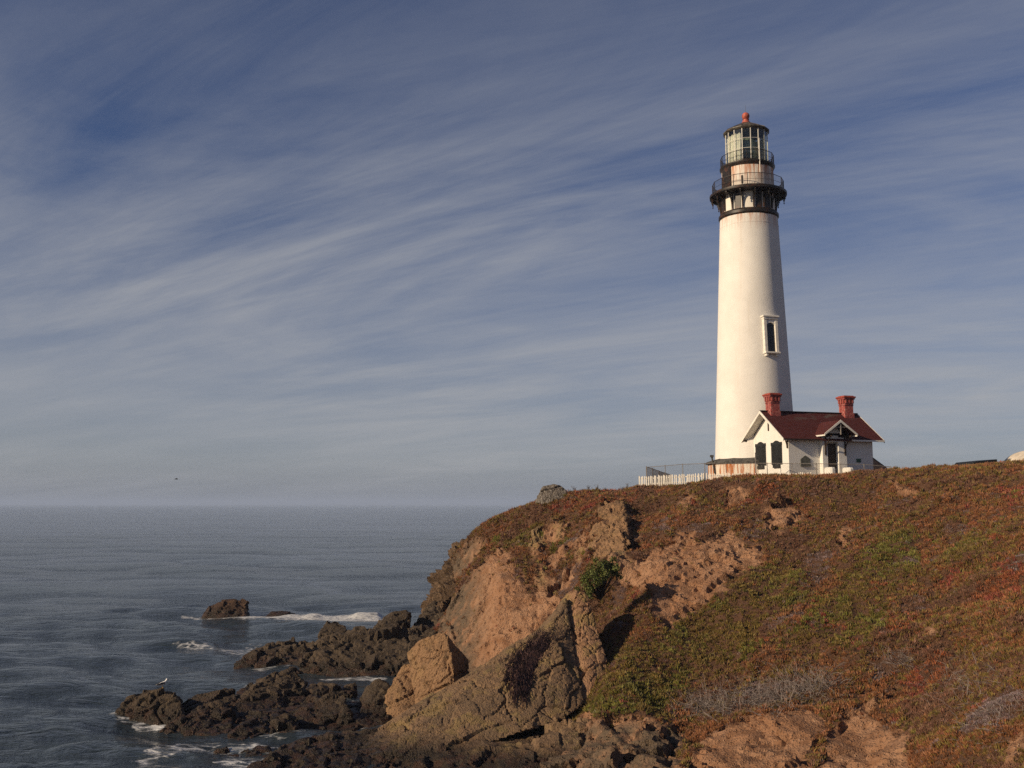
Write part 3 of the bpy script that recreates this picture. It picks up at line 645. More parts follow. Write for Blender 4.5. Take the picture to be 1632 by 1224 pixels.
# ------------------------------------------------------------------ ice plant: matted ground cover, countless fleshy tufts
def leaf_tuft(n, length, wid, spread, seed, droop=0.0):
    r = random.Random(seed); V = []; Fc = []; H = []
    for k in range(n):
        a = r.uniform(0, 2 * math.pi); rad = math.sqrt(r.random()) * spread
        bx, by = math.cos(a) * rad, math.sin(a) * rad
        tl = r.uniform(.1, .55) * (rad / spread + .3); L = length * r.uniform(.6, 1.15) * (1.15 - .4 * rad / spread)
        dirv = Vector((math.cos(a) * tl + r.uniform(-.2, .2), math.sin(a) * tl + r.uniform(-.2, .2), 1)).normalized()
        side = dirv.cross(Vector((r.uniform(-1, 1), r.uniform(-1, 1), .1))).normalized(); oth = dirv.cross(side)
        b0 = Vector((bx, by, -.04)); o = len(V)
        for s_, (f_, w_) in enumerate(((0, .7), (.55, 1.0))):
            cc = b0 + dirv * L * f_
            for j in range(3):
                an = j * 2.0944; V.append(cc + (side * math.cos(an) + oth * math.sin(an)) * wid * w_); H.append(f_)
        V.append(b0 + dirv * L - Vector((0, 0, droop * L))); H.append(1.0)
        for j in range(3):
            j2 = (j + 1) % 3
            Fc += [(o + j, o + j2, o + 3 + j2), (o + j, o + 3 + j2, o + 3 + j), (o + 3 + j, o + 3 + j2, o + 6)]
    return V, Fc, H
t = NT('ice_plant_leaves')
ca_ = t.node('ShaderNodeAttribute', attribute_name='col', attribute_type='INSTANCER')
oi = t.node('ShaderNodeObjectInfo')
nz = t.noise(t.vec((1, 1, 1), 'World'), 6.0, 3, .6)
cc_ = t.mix(t.ramp(nz, .25, .75, .0, .75), ca_.outputs['Color'], t.mix(.55, ca_.outputs['Color'], (0.05, 0.03, 0.015)))
t.b.inputs['Subsurface Weight'].default_value = 0.0
t.done(cc_, .62, spec=.3)
M_leaf = t.m
TUFTS = []
for k, (n, L, wd, sp, dr) in enumerate(((12, .20, .022, .12, .0), (9, .26, .024, .10, .0), (14, .16, .020, .15, .0), (15, .22, .008, .15, .35))):
    V, Fc, H = leaf_tuft(n, L, wd, sp, 100 + k, dr)
    me = bpy.data.meshes.new('ice_plant_tuft'); me.from_pydata([tuple(q) for q in V], [], Fc); me.materials.append(M_leaf); me.update()
    TUFTS.append(bpy.data.objects.new('ice_plant_tuft', me))
# where the tufts grow
Vt = T; tri_a = Vt[Fq[:, 1]] - Vt[Fq[:, 0]]; tri_b = Vt[Fq[:, 3]] - Vt[Fq[:, 0]]
nrm = np.cross(tri_a, tri_b); area = np.linalg.norm(nrm, axis=1); nrm = nrm / np.maximum(area[:, None], 1e-9)
fc = Vt[Fq].mean(1); bf = bare[Fq].mean(1)
fpx, fpy = project(fc)
yard = (fc[:, 1] > 85.5 - (fc[:, 0] - 15) * .12) & (fc[:, 0] > 14) & (fc[:, 0] < 36)
keep = (fc[:, 1] < 101) & ~yard & (fc[:, 0] > -14) & (fc[:, 0] < 52) & (fc[:, 2] > .6) & (fc[:, 1] > 27) & (area < 2)
near = np.clip(58 / np.maximum(fc[:, 1], 30), .62, 1.5)
dn = np.where(keep, 44.0 * near ** 1.6, 0) * area * (1 - bf) ** 1.5
dn += np.where(keep, 1.3, 0) * area * bf * (fc[:, 2] > 2.2) * (vnoise(fc * .8, 77) > .1)
gap = sstep(fbm(fc * 1.1, 3, 87), .10, .36) * .6
dn = dn * (1 - gap)
cnt = rng.poisson(dn)
fi = np.repeat(np.arange(len(Fq)), cnt); n_t = len(fi)
ra, rb = rng.random(n_t), rng.random(n_t)
pos = Vt[Fq[fi, 0]] + tri_a[fi] * ra[:, None] + tri_b[fi] * rb[:, None]
tpx, tpy = project(pos)
def blob(a, b, rx, ry, ang=0.0):
    ca, sa = math.cos(R(ang)), math.sin(R(ang)); dx, dy = tpx - a, tpy - b
    return np.exp(-(((dx * ca + dy * sa) / rx) ** 2 + ((-dx * sa + dy * ca) / ry) ** 2))
nb1 = fbm(pos * .16, 3, 201); nb2 = fbm(pos * .55, 3, 203); nb3 = fbm(pos * 1.6, 3, 207)
g_w = np.maximum.reduce([1.5 * blob(1030, 1085, 120, 55, -35), 1.25 * blob(1160, 1000, 160, 50, -38), 1.5 * blob(1390, 935, 105, 40, -48), .7 * blob(1300, 1000, 90, 40, -40), .5 * blob(1560, 860, 110, 20, -30), .35 * blob(1000, 1110, 60, 40), .45 * blob(860, 880, 60, 40), .35 * blob(1110, 820, 40, 20), .5 * blob(1050, 950, 60, 60)])
g_w = np.clip(g_w * 1.7 + nb2 * .6 + nb1 * .4 - .30, 0, 1)
r_w = np.maximum.reduce([.75 * blob(1590, 930, 110, 60, -35), .8 * blob(950, 800, 70, 14, -10), .6 * blob(1180, 790, 60, 14), .55 * blob(1500, 1060, 120, 40, -35), .4 * blob(1130, 1140, 120, 16), .5 * blob(1250, 1000, 90, 30, -40), .6 * blob(1580, 790, 80, 20)])
r_w = np.clip(r_w * 1.1 + nb3 * .7 + nb1 * .3 - .16, 0, 1)
q_w = np.maximum.reduce([.9 * blob(1090, 845, 40, 16, 0), .9 * blob(1085, 800, 12, 14), .8 * blob(1300, 905, 60, 30, -60), .8 * blob(1590, 1130, 70, 45, -50), .7 * blob(900, 940, 30, 30), .9 * blob(905, 925, 22, 26), .6 * blob(1210, 1100, 90, 30, -10), .7 * blob(1390, 790, 50, 14), .6 * blob(1480, 960, 30, 30), .8 * blob(1200, 850, 26, 22), .6 * blob(1450, 800, 60, 20), .8 * blob(730, 940, 26, 40, 40), .7 * blob(830, 935, 25, 22), .6 * blob(985, 985, 18, 60), .7 * blob(1540, 1080, 60, 30, -40), .6 * blob(910, 850, 20, 30), .8 * blob(1420, 1060, 40, 14, -30)])
q_w = np.clip(q_w * 1.35 + nb2 * .75 + nb3 * .45 - .20, 0, 1)
def patchy(freq, seed, jit):
    v_ = fbm(pos * freq, 2, seed, .5) * (1 - jit) * 1.6 + rng.normal(0, .55, n_t) * jit
    r_ = np.empty(n_t); r_[np.argsort(v_)] = (np.arange(n_t) + .5) / n_t; return r_
u1 = patchy(.42, 501, .38); u2 = patchy(.5, 503, .35)
base = np.array([0.218, 0.096, 0.040]); olive = np.array([0.165, 0.122, 0.030]); green = np.array([0.128, 0.128, 0.023]); red = np.array([0.235, 0.062, 0.045]); grey = np.array([0.235, 0.190, 0.195]); brown = np.array([0.150, 0.078, 0.048])
col = np.where((u1 < .40)[:, None], base, np.where((u1 < .72)[:, None], olive, brown))
col = np.where((u2 < g_w * .95)[:, None], np.where((u1 < .5)[:, None], green, olive * .95), col)
u3 = patchy(.5, 505, .38); col = np.where((u3 < r_w * .75)[:, None], np.where((u1 < .45)[:, None], red, base * np.array([1.15, .9, .9])), col)
u4 = patchy(.45, 507, .32); dead = (u4 < q_w * .95) | (rng.random(n_t) < .06); col = np.where(dead[:, None], np.where((u1 < .65)[:, None], grey, brown), col)
col = col * np.array([1.22, 1.14, 1.1]) * rng.uniform(.62, 1.3, (n_t, 1)) * rng.uniform(.92, 1.08, (n_t, 3))
var = np.where(dead, np.where(u1 < .75, 3, 2), rng.integers(0, 3, n_t))
fnv = nrm[fi]; fnv = fnv * np.sign((fnv @ np.array(N_)))[:, None]
up = fnv * .75 + np.array([0, 0, .55]) + rng.normal(0, .16, (n_t, 3)); up /= np.linalg.norm(up, axis=1)[:, None]
pitch = np.arccos(np.clip(up[:, 2], -1, 1)); yaw = np.arctan2(up[:, 1], up[:, 0])
# euler that carries +Z onto 'up' after a random spin: Rz(yaw) * Ry(pitch) * Rz(spin) -> stored as a matrix product turned to euler
spin = rng.uniform(0, 2 * math.pi, n_t)
cy_, sy_, cp_, sp_, cs_, ss_ = np.cos(yaw), np.sin(yaw), np.cos(pitch), np.sin(pitch), np.cos(spin), np.sin(spin)
m00 = cy_ * cp_ * cs_ - sy_ * ss_; m10 = sy_ * cp_ * cs_ + cy_ * ss_; m20 = -sp_ * cs_; m21 = sp_ * ss_; m22 = cp_
eul = np.stack([np.arctan2(m21, m22), np.arcsin(np.clip(-m20, -1, 1)), np.arctan2(m10, m00)], 1)
scl = .88 * rng.uniform(.6, 1.4, n_t) * np.clip(1.0 + nb2 * .4, .6, 1.5) * np.clip(.85 + (pos[:, 1] - 45) * .006, .85, 1.2)
scl = np.where(bf[fi] > .5, scl * .8, scl)
me = bpy.data.meshes.new('ice_plant'); me.vertices.add(n_t); me.vertices.foreach_set('co', pos.astype(np.float32).ravel())
attr_c(me, 'col', col.astype(np.float32)); attr_f(me, 'scl', scl)
a_ = me.attributes.new('rot', 'FLOAT_VECTOR', 'POINT'); a_.data.foreach_set('vector', eul.astype(np.float32).ravel())
a_ = me.attributes.new('var', 'INT', 'POINT'); a_.data.foreach_set('value', var.astype(np.int32))
iceplant = bpy.data.objects.new('ice_plant', me); COL.objects.link(iceplant); me.materials.append(M_leaf)
ng = bpy.data.node_groups.new('ice_plant_scatter', 'GeometryNodeTree')
ng.interface.new_socket('Geometry', in_out='INPUT', socket_type='NodeSocketGeometry'); ng.interface.new_socket('Geometry', in_out='OUTPUT', socket_type='NodeSocketGeometry')
gi = ng.nodes.new('NodeGroupInput'); go = ng.nodes.new('NodeGroupOutput'); jn = ng.nodes.new('GeometryNodeJoinGeometry')
def named(nm, ty):
    x = ng.nodes.new('GeometryNodeInputNamedAttribute'); x.data_type = ty; x.inputs[0].default_value = nm; return x.outputs['Attribute']
for k, ob in enumerate(TUFTS):
    ip = ng.nodes.new('GeometryNodeInstanceOnPoints'); oiN = ng.nodes.new('GeometryNodeObjectInfo'); oiN.inputs['Object'].default_value = ob
    cmpn = ng.nodes.new('FunctionNodeCompare'); cmpn.data_type = 'INT'; cmpn.operation = 'EQUAL'
    ii = [s for s in cmpn.inputs if s.enabled and s.type == 'INT']
    ng.links.new(named('var', 'INT'), ii[0]); ii[1].default_value = k
    ng.links.new(gi.outputs[0], ip.inputs['Points']); ng.links.new(cmpn.outputs[0], ip.inputs['Selection']); ng.links.new(oiN.outputs['Geometry'], ip.inputs['Instance'])
    e2r = ng.nodes.new('FunctionNodeEulerToRotation'); ng.links.new(named('rot', 'FLOAT_VECTOR'), e2r.inputs[0]); ng.links.new(e2r.outputs[0], ip.inputs['Rotation'])
    ng.links.new(named('scl', 'FLOAT'), ip.inputs['Scale']); ng.links.new(ip.outputs[0], jn.inputs[0])
ng.links.new(jn.outputs[0], go.inputs[0])
md = iceplant.modifiers.new('scatter', 'NODES'); md.node_group = ng
tag(iceplant, 'red, orange and olive ice plant matting the headland slope', 'ice plant', None, 'stuff')
print('TUFTS', n_t, 'terrain', len(T), 'sea', len(sx))

# ------------------------------------------------------------------ mesh builder for made things
class MB:
    def __init__(s): s.v = []; s.f = []
    def add(s, V, Fc):
        o = len(s.v); s.v += [tuple(q) for q in V]; s.f += [tuple(i + o for i in f) for f in Fc]; return s
    def box(s, c, d, rz=0.0, M=None):
        hx, hy, hz = d[0] / 2, d[1] / 2, d[2] / 2
        V = [Vector((x, y, z)) for x in (-hx, hx) for y in (-hy, hy) for z in (-hz, hz)]
        mt = Matrix.Rotation(rz, 4, 'Z') if M is None else M
        V = [mt @ q + Vector(c) for q in V]
        return s.add(V, [(0, 1, 3, 2), (4, 6, 7, 5), (0, 4, 5, 1), (2, 3, 7, 6), (0, 2, 6, 4), (1, 5, 7, 3)])
    def tube(s, a, b, r0, r1=None, n=8, caps=True):
        a, b = Vector(a), Vector(b); r1 = r0 if r1 is None else r1
        d = (b - a).normalized(); u = d.orthogonal().normalized(); w_ = d.cross(u); V = []
        for q, r in ((a, r0), (b, r1)):
            for k in range(n):
                t_ = 2 * math.pi * k / n; V.append(q + (u * math.cos(t_) + w_ * math.sin(t_)) * r)
        Fc = [(k, (k + 1) % n, n + (k + 1) % n, n + k) for k in range(n)]
        if caps: Fc += [tuple(range(n - 1, -1, -1)), tuple(range(n, 2 * n))]
        return s.add(V, Fc)
    def path(s, pts, r, n=6):
        for a, b in zip(pts[:-1], pts[1:]): s.tube(a, b, r, r, n)
        return s
    def lathe(s, prof, n=48, a0=0.0, a1=2 * math.pi, close=True):
        full = abs(a1 - a0 - 2 * math.pi) < 1e-6; m = n if full else n + 1; V = []
        for r, z in prof:
            for k in range(m):
                t_ = a0 + (a1 - a0) * k / n; V.append((math.cos(t_) * r, math.sin(t_) * r, z))
        Fc = []
        for i in range(len(prof) - 1):
            for k in range(n):
                k2 = (k + 1) % m; Fc.append((i * m + k, i * m + k2, (i + 1) * m + k2, (i + 1) * m + k))
        if full and close: Fc += [tuple(range(m - 1, -1, -1)), tuple((len(prof) - 1) * m + k for k in range(m))]
        return s.add(V, Fc)
    def prism(s, outline, d, M=None):
        """outline in local x,z; pushed through local y from -d/2 to d/2."""
        n = len(outline); V = [Vector((x, y, z)) for y in (-d / 2, d / 2) for x, z in outline]
        if M is not None: V = [M @ q for q in V]
        return s.add(V, [tuple(range(n)), tuple(range(2 * n - 1, n - 1, -1))] + [(k, n + k, n + (k + 1) % n, (k + 1) % n) for k in range(n)])
    def build(s, name, mat, parent=None, smooth=False, bevel=0.0):
        me = bpy.data.meshes.new(name); me.from_pydata(s.v, [], s.f)
        bm = bmesh.new(); bm.from_mesh(me); bmesh.ops.recalc_face_normals(bm, faces=bm.faces)
        if bevel: bmesh.ops.bevel(bm, geom=list(bm.edges), offset=bevel, segments=1, affect='EDGES', clamp_overlap=True)
        bm.to_mesh(me); bm.free(); me.materials.append(mat)
        if smooth:
            me.polygons.foreach_set('use_smooth', np.ones(len(me.polygons), bool)); me.set_sharp_from_angle(angle=R(35))
        o = bpy.data.objects.new(name, me); COL.objects.link(o)
        if parent is not None: o.parent = parent
        return o
def copy_part(o, parent, M=None, name=None):
    c_ = o.copy(); COL.objects.link(c_); c_.parent = parent
    if M is not None: c_.matrix_local = M
    return c_

# ---- materials of the buildings
def stucco(name, col, rust=0.0, top=None, thr=(.38, .60)):
    t = NT(name); v = t.vec(); n1 = t.noise(v, .5, 5, .6); n2 = t.noise(v, 14, 4, .6)
    cl = t.mix(t.ramp(n1, .3, .7), tuple(q * .90 for q in col), col)
    stn = t.noise(t.vec((2.2, 2.2, .12)), 1.0, 6, .65)
    cl = t.mix(t.math('MULTIPLY', t.ramp(stn, .55, .75), .22), cl, (0.52, 0.42, 0.30))
    if rust:
        g = t.node('ShaderNodeSeparateXYZ'); t.l.new(t.tc.outputs['Object'], g.inputs[0])
        str_ = t.noise(t.vec((3.2, 3.2, .25)), 1.0, 6, .7)
        hi = t.ramp(t.math('SUBTRACT', g.outputs[2], t.math('MULTIPLY', str_, 3.4)), top[0], top[1])
        rr_ = t.math('MULTIPLY', t.math('MULTIPLY', t.ramp(str_, *thr), hi), rust)
        cl = t.mix(rr_, cl, t.mix(t.noise(v, 5, 4), (0.33, 0.085, 0.02), (0.50, 0.19, 0.06)))
    return t.done(cl, .8, t.bump(n2, .02), spec=.2)
M_white = stucco('white_paint_stucco', (0.76, 0.73, 0.665))
M_tower = stucco('tower_white_paint', (0.745, 0.715, 0.655), 1.0, (20.9, 23.9), (.43, .64))
M_wroom = stucco('watch_room_white', (0.78, 0.73, 0.64), 1.0, (25.2, 28.2))
M_plinth = stucco('plinth_rusty_white', (0.74, 0.66, 0.55), 1.0, (-3.4, -1.4), (.45, .58))
M_black = paint('black_iron_paint', (0.022, 0.018, 0.015), .25, 4, .45, .004, (0.14, 0.05, 0.02), .5)
M_trim = paint('white_trim', (0.74, 0.70, 0.62), .08, 4, .6)
M_roofl = paint('lantern_roof_iron', (0.085, 0.070, 0.055), .25, 2, .5, .004, (0.20, 0.19, 0.13), .5)
M_red = paint('red_finial_paint', (0.42, 0.10, 0.065), .2, 4, .5, .006, (0.50, 0.22, 0.16), .4)
M_chim = paint('red_chimney_brick', (0.34, 0.078, 0.068), .25, 7, .8, .03, (0.50, 0.27, 0.22), .65)
M_chimcap = paint('chimney_cap_stained', (0.33, 0.060, 0.040), .25, 6, .75, .02, (0.14, 0.065, 0.03), .6)
M_shut = paint('dark_green_black_shutter', (0.020, 0.021, 0.020), .2, 6, .5)
M_brown = paint('dark_brown_wood', (0.040, 0.024, 0.016), .25, 6, .6)
M_glass = NT('lantern_glass')
gt = M_glass; tr = gt.node('ShaderNodeBsdfTransparent'); gl = gt.node('ShaderNodeBsdfGlossy'); gl.inputs['Roughness'].default_value = .03
tr.inputs[0].default_value = (.93, .95, .92, 1)
fr = gt.node('ShaderNodeLayerWeight'); fr.inputs[0].default_value = .5; mx = gt.node('ShaderNodeMixShader')
gt.l.new(gt.math('ADD', gt.math('MULTIPLY', gt.math('POWER', fr.outputs['Facing'], 4.0), .5), .04), mx.inputs[0]); gt.l.new(tr.outputs[0], mx.inputs[1]); gt.l.new(gl.outputs[0], mx.inputs[2]); gt.l.new(mx.outputs[0], gt.out.inputs[0]); gt.n.remove(gt.b)
M_glass = gt.m
M_darkglass = NT('dark_window_glass').done((0.012, 0.012, 0.012), .08, spec=.5)
M_curtain = paint('pale_lantern_curtain', (0.80, 0.77, 0.69), .05, 3, .9)
M_lens = NT('fresnel_lens_glass').done((0.16, 0.19, 0.14), .2, spec=.6)
M_grey = paint('weathered_grey_wood', (0.085, 0.080, 0.072), .3, 5, .85, .01, (0.03, 0.028, 0.025), .6)
M_galv = paint('galvanised_pipe', (0.23, 0.21, 0.19), .2, 5, .5, .003, (0.20, 0.10, 0.05), .5)
M_wire = paint('rusty_wire', (0.13, 0.10, 0.08), .2, 6, .6)
M_picket = paint('white_picket_paint', (0.74, 0.69, 0.60), .12, 5, .75, .004, (0.40, 0.34, 0.27), .5)
# red composition shingles with worn grey patches
t = NT('red_shingle_roof'); v = t.vec()
bk = t.node('ShaderNodeTexBrick'); t.l.new(t.vec((1, 1, 1), 'UV'), bk.inputs[0])
bk.inputs['Color1'].default_value = (0.100, 0.024, 0.025, 1); bk.inputs['Color2'].default_value = (0.070, 0.018, 0.019, 1); bk.inputs['Mortar'].default_value = (0.025, 0.010, 0.008, 1)
bk.inputs['Scale'].default_value = 1.0; bk.inputs['Brick Width'].default_value = .32; bk.inputs['Row Height'].default_value = .15; bk.inputs['Mortar Size'].default_value = .012
cl = t.mix(t.math('MULTIPLY', t.noise(v, 1.2, 5, .6), .5), bk.outputs[0], (0.075, 0.026, 0.020))
gz = t.node('ShaderNodeSeparateXYZ'); t.l.new(t.tc.outputs['Object'], gz.inputs[0])
wp = t.math('MULTIPLY', t.ramp(t.noise(t.vec((.7, .7, 2.2)), 1.1, 5, .65), .50, .64), t.ramp(gz.outputs[2], 4.7, 5.4))
cl = t.mix(t.math('MULTIPLY', wp, .8), cl, (0.105, 0.088, 0.075))
M_shing = t.done(cl, .9, t.bump(bk.outputs['Fac'], .02), spec=.15)

# ================================================================== lighthouse
LX, LY, LZ = P(1204.5, 745, 95).x, 95.0, 14.95
lh = tag(empty('lighthouse', (LX, LY, LZ)), 'tall tapering white lighthouse tower with black gallery and glazed lantern', 'lighthouse')
def tz(py): return CAM_Z + slope(py) * LY - LZ
def trd(py, half):
    z = tz(py) + LZ - CAM_Z; return half / F * (LY * ct + z * st)
zR = tz(350)                                   # underside of the black ring
r_top = trd(357, 45.0); r_bot = trd(740, 65.5) * .985
prof = [(r_bot, 0.0)] + [(r_bot + (r_top - r_bot) * k / 24, zR * k / 24) for k in range(1, 25)]
MB().lathe(prof, 96).build('tower_shaft', M_tower, lh, True)
MB().lathe([(r_top + .015, zR - 1.0), (r_top + .055, zR - .98), (r_top + .055, zR - .86), (r_top + .0, zR - .84)], 64, close=False).build('belt_course', M_tower, lh, True)
# polygonal plinth with a weathered lid
rp = trd(745, 75)
pl = MB().lathe([(rp, -1.0), (rp, 1.25)], 12, R(15), R(375)).build('plinth', M_plinth, lh)
MB().lathe([(rp + .22, 1.25), (rp + .24, 1.36), (rp + .10, 1.50), (r_bot - .1, 1.75)], 12, R(15), R(375), close=False).build('plinth_lid', M_grey, pl)
MB().tube((rp * math.cos(R(200)), rp * math.sin(R(200)), .3), (rp * math.cos(R(200)) - .25, rp * math.sin(R(200)), 1.9), .08).box((rp * math.cos(R(200)) - .25, rp * math.sin(R(200)), 1.95), (.3, .3, .2)).build('vent_pipe', M_grey, pl)
# black ring cornice, panelled drum, gallery
rr0 = trd(349, 46.9); zg = tz(313.5); rg = trd(313.5, 60.2)
MB().lathe([(r_top, zR - .12), (rr0 - .08, zR - .05), (rr0, zR + .05), (rr0, zR + .30), (rr0 - .10, zR + .42), (r_top - .05, zR + .48)], 64, close=False).build('cornice_ring', M_black, lh, True)
rd = r_top - .18
MB().lathe([(rd, zR + .3), (rd, zg - .05)], 64, close=False).build('drum_wall', M_wroom, lh, True)
MB().lathe([(rd - .2, zg - .18), (rg - .35, zg - .18), (rg - .02, zg - .10), (rg, zg), (rg, zg + .12), (rg - .06, zg + .16), (rd - .4, zg + .16)], 64, close=False).build('gallery_deck', M_black, lh, True)
NB = 16
pan = MB().box((rd + .01, 0, (zR + zg) / 2 + .1), (.05, .62, zg - zR - .5)).build('dark_panel', M_black, lh)
def bracket():
    m = MB(); h_ = zg - zR - .62; z0 = zR + .45; pts = []
    L = rg - rd - .25
    for k in range(9):                          # curved underside
        a = k / 8 * math.pi / 2; pts.append((rd + .16 + L * (1 - math.cos(a)) * 1.0, z0 + h_ * math.sin(a) ** .9))
    top = [(rd + L + .16, zg - .16), (rd + .02, zg - .16), (rd + .02, z0)]
    out = pts + [(rd + L + .16, zg - .17)]
    inn = [(rd + .10 + L * (1 - math.cos(k / 8 * math.pi / 2)) * .92, z0 + .30 + h_ * .9 * math.sin(k / 8 * math.pi / 2)) for k in range(9)]
    V = out[:9] + inn[::-1]
    m.prism(V, .11); m.box((rd + .07, 0, (z0 + zg) / 2), (.12, .13, zg - z0 - .3)); m.box((rd + L / 2 + .1, 0, zg - .24), (L + .2, .12, .10))
    return m
br0 = bracket().build('bracket', M_black, lh)
pd0 = MB().lathe([(.045, -.0), (.05, -.2), (.10, -.30), (.05, -.38), (.03, -.5), (.07, -.56), (.005, -.68)], 8).build('pendant', M_black, br0)
pd0.location = (rg - .22, 0, zg - .15)
az0 = math.atan2(-LY, -LX)                     # the side that looks towards the cove
for k in range(NB):
    M = Matrix.Rotation(az0 + (k + .5) * 2 * math.pi / NB, 4, 'Z')
    if k == 0: br0.matrix_local = M
    else:
        b_ = copy_part(br0, lh, M); copy_part(pd0, b_, Matrix.Translation((rg - .22, 0, zg - .15)))
first = True
for k in (1, 2, 5, 8, 10, 12, 15, -3):
    M = Matrix.Rotation(az0 + k * 2 * math.pi / NB, 4, 'Z')
    if first: pan.matrix_local = M; first = False
    else: copy_part(pan, lh, M)
def railing(rad, z, hgt, n, nbal, parent, tilt=.06):
    m = MB(); tops = []
    ringp = [(math.cos(2 * math.pi * k / n + az0) * rad, math.sin(2 * math.pi * k / n + az0) * rad) for k in range(n)]
    post0 = MB().tube((0, 0, 0), (0, 0, hgt + .03), .035, .03, 6)
    pst = None
    for x, y in ringp:
        if pst is None: pst = post0.build('rail_post', M_black, parent); pst.location = (x, y, z)
        else: copy_part(pst, parent, Matrix.Translation((x, y, z)))
    rl = MB()
    for k in range(n):
        a, b = ringp[k], ringp[(k + 1) % n]
        for zz, q in ((hgt, .028), (hgt * .5, .014), (.10, .016)): rl.tube((*a, z + zz), (*b, z + zz), q, q, 5)
        for j in range(1, nbal):
            f_ = j / nbal; x, y = a[0] + (b[0] - a[0]) * f_, a[1] + (b[1] - a[1]) * f_
            rl.tube((x, y, z + .1), (x, y, z + hgt), .009, .009, 4, False)
    return rl.build('railing', M_black, parent)
railing(trd(300, 55.2), zg + .16, 1.15, 16, 9, lh)
# watch room
zu = tz(270); ru = trd(270, 43.0); rw = trd(285, 40.2)
MB().lathe([(rw, zg + .1), (rw, zu - .1)], 64, close=False).build('watch_room_wall', M_wroom, lh, True)
MB().lathe([(rw - .1, zu - .30), (rw + .04, zu - .26), (ru - .05, zu - .08), (ru, zu), (ru, zu + .12), (ru - .2, zu + .16), (1.4, zu + .17)], 64, close=False).build('upper_gallery', M_black, lh, True)
adr = az0 - R(52)
MB().box((rw * math.cos(adr), rw * math.sin(adr), (zg + zu) / 2), (.18, 1.25, zu - zg - .4), adr).build('watch_room_door', M_black, lh)
railing(trd(265, 41.2), zu + .16, 1.0, 16, 6, lh)
# lantern
zl0 = zu + .16; zl1 = tz(213.5) - .1; rl_ = trd(240, 32.9); NL = 16
MB().lathe([(rl_ + .05, zl0), (rl_ + .05, zl0 + .22), (rl_ - .02, zl0 + .25)], NL, az0 + R(11.25), az0 + R(371.25), close=False).build('lantern_sill', M_black, lh)
def ringpt(k, r): a = az0 + R(11.25) + 2 * math.pi * k / NL; return (math.cos(a) * r, math.sin(a) * r)
zrow = [zl0 + .25, zl0 + .25 + (zl1 - zl0 - .25) * .36, zl0 + .25 + (zl1 - zl0 - .25) * .68, zl1]
mul0 = None
for k in range(NL):
    x, y = ringpt(k, rl_)
    if mul0 is None: mul0 = MB().box((0, 0, (zl0 + zl1) / 2 + .1), (.07, .06, zl1 - zl0 - .2), math.atan2(y, x)).build('glazing_bar', M_trim, lh); mul0.location = (x, y, 0); a00 = math.atan2(y, x)
    else: copy_part(mul0, lh, Matrix.Translation((x, y, 0)) @ Matrix.Rotation(math.atan2(y, x) - a00, 4, 'Z'))
for zz in zrow[1:3]:
    m = MB()
    for k in range(NL): m.tube((*ringpt(k, rl_), zz), (*ringpt(k + 1, rl_), zz), .022, .022, 5)
    m.build('glazing_ring', M_trim, lh)
pane_cache = {}
for i in range(3):
    for k in range(NL):
        a, b = Vector(ringpt(k, rl_ - .01)), Vector(ringpt(k + 1, rl_ - .01)); d = (b - a).normalized() * .03; a, b = a + d, b - d
        z0_, z1_ = zrow[i] + .03, zrow[i + 1] - .03; nn = Vector((a.x + b.x, a.y + b.y)).normalized() * .012
        V = [(a.x, a.y, z0_), (b.x, b.y, z0_), (b.x, b.y, z1_), (a.x, a.y, z1_)]; V2 = [(q[0] - nn.x, q[1] - nn.y, q[2]) for q in V]
        MB().add(V + V2, [(0, 1, 2, 3), (7, 6, 5, 4), (0, 4, 5, 1), (1, 5, 6, 2), (2, 6, 7, 3), (3, 7, 4, 0)]).build('pane', M_glass, lh)
m = MB(); nc = 96
ca0, ca1 = az0 - R(112), az0 - R(17)
V = []; Fc = []
for k in range(nc + 1):
    a = ca0 + (ca1 - ca0) * k / nc; r_ = rl_ - .22 + .05 * math.sin(k * 1.3)
    V += [(math.cos(a) * r_, math.sin(a) * r_, zl0 + .25), (math.cos(a) * r_, math.sin(a) * r_, zl1 - .30 - .12 * abs(math.sin(k * .24)))]
    if k: Fc.append((2 * k - 2, 2 * k, 2 * k + 1, 2 * k - 1))
m.add(V, Fc); m.add([(q[0] * .99, q[1] * .99, q[2]) for q in V], [f[::-1] for f in Fc]); m.build('lantern_curtain', M_curtain, lh, True)
m = MB(); V = []; Fc = []
for k in range(nc + 1):
    a = az0 + R(75) + R(170) * k / nc; r_ = rl_ - .24 + .04 * math.sin(k * 1.1)
    V += [(math.cos(a) * r_, math.sin(a) * r_, zl0 + .25), (math.cos(a) * r_, math.sin(a) * r_, zl1 - .2)]
    if k: Fc.append((2 * k - 2, 2 * k, 2 * k + 1, 2 * k - 1))
m.add(V, Fc); m.add([(q[0] * .99, q[1] * .99, q[2]) for q in V], [f[::-1] for f in Fc]); m.build('lantern_curtain', M_curtain, lh, True)
MB().lathe([(.5, zl0), (.55, zl0 + .5), (.92, zl0 + .9), (1.0, zl0 + 1.3), (1.0, zl0 + 2.2), (.85, zl0 + 2.7), (.4, zl0 + 3.0)], 24).build('lens', M_lens, lh, True)
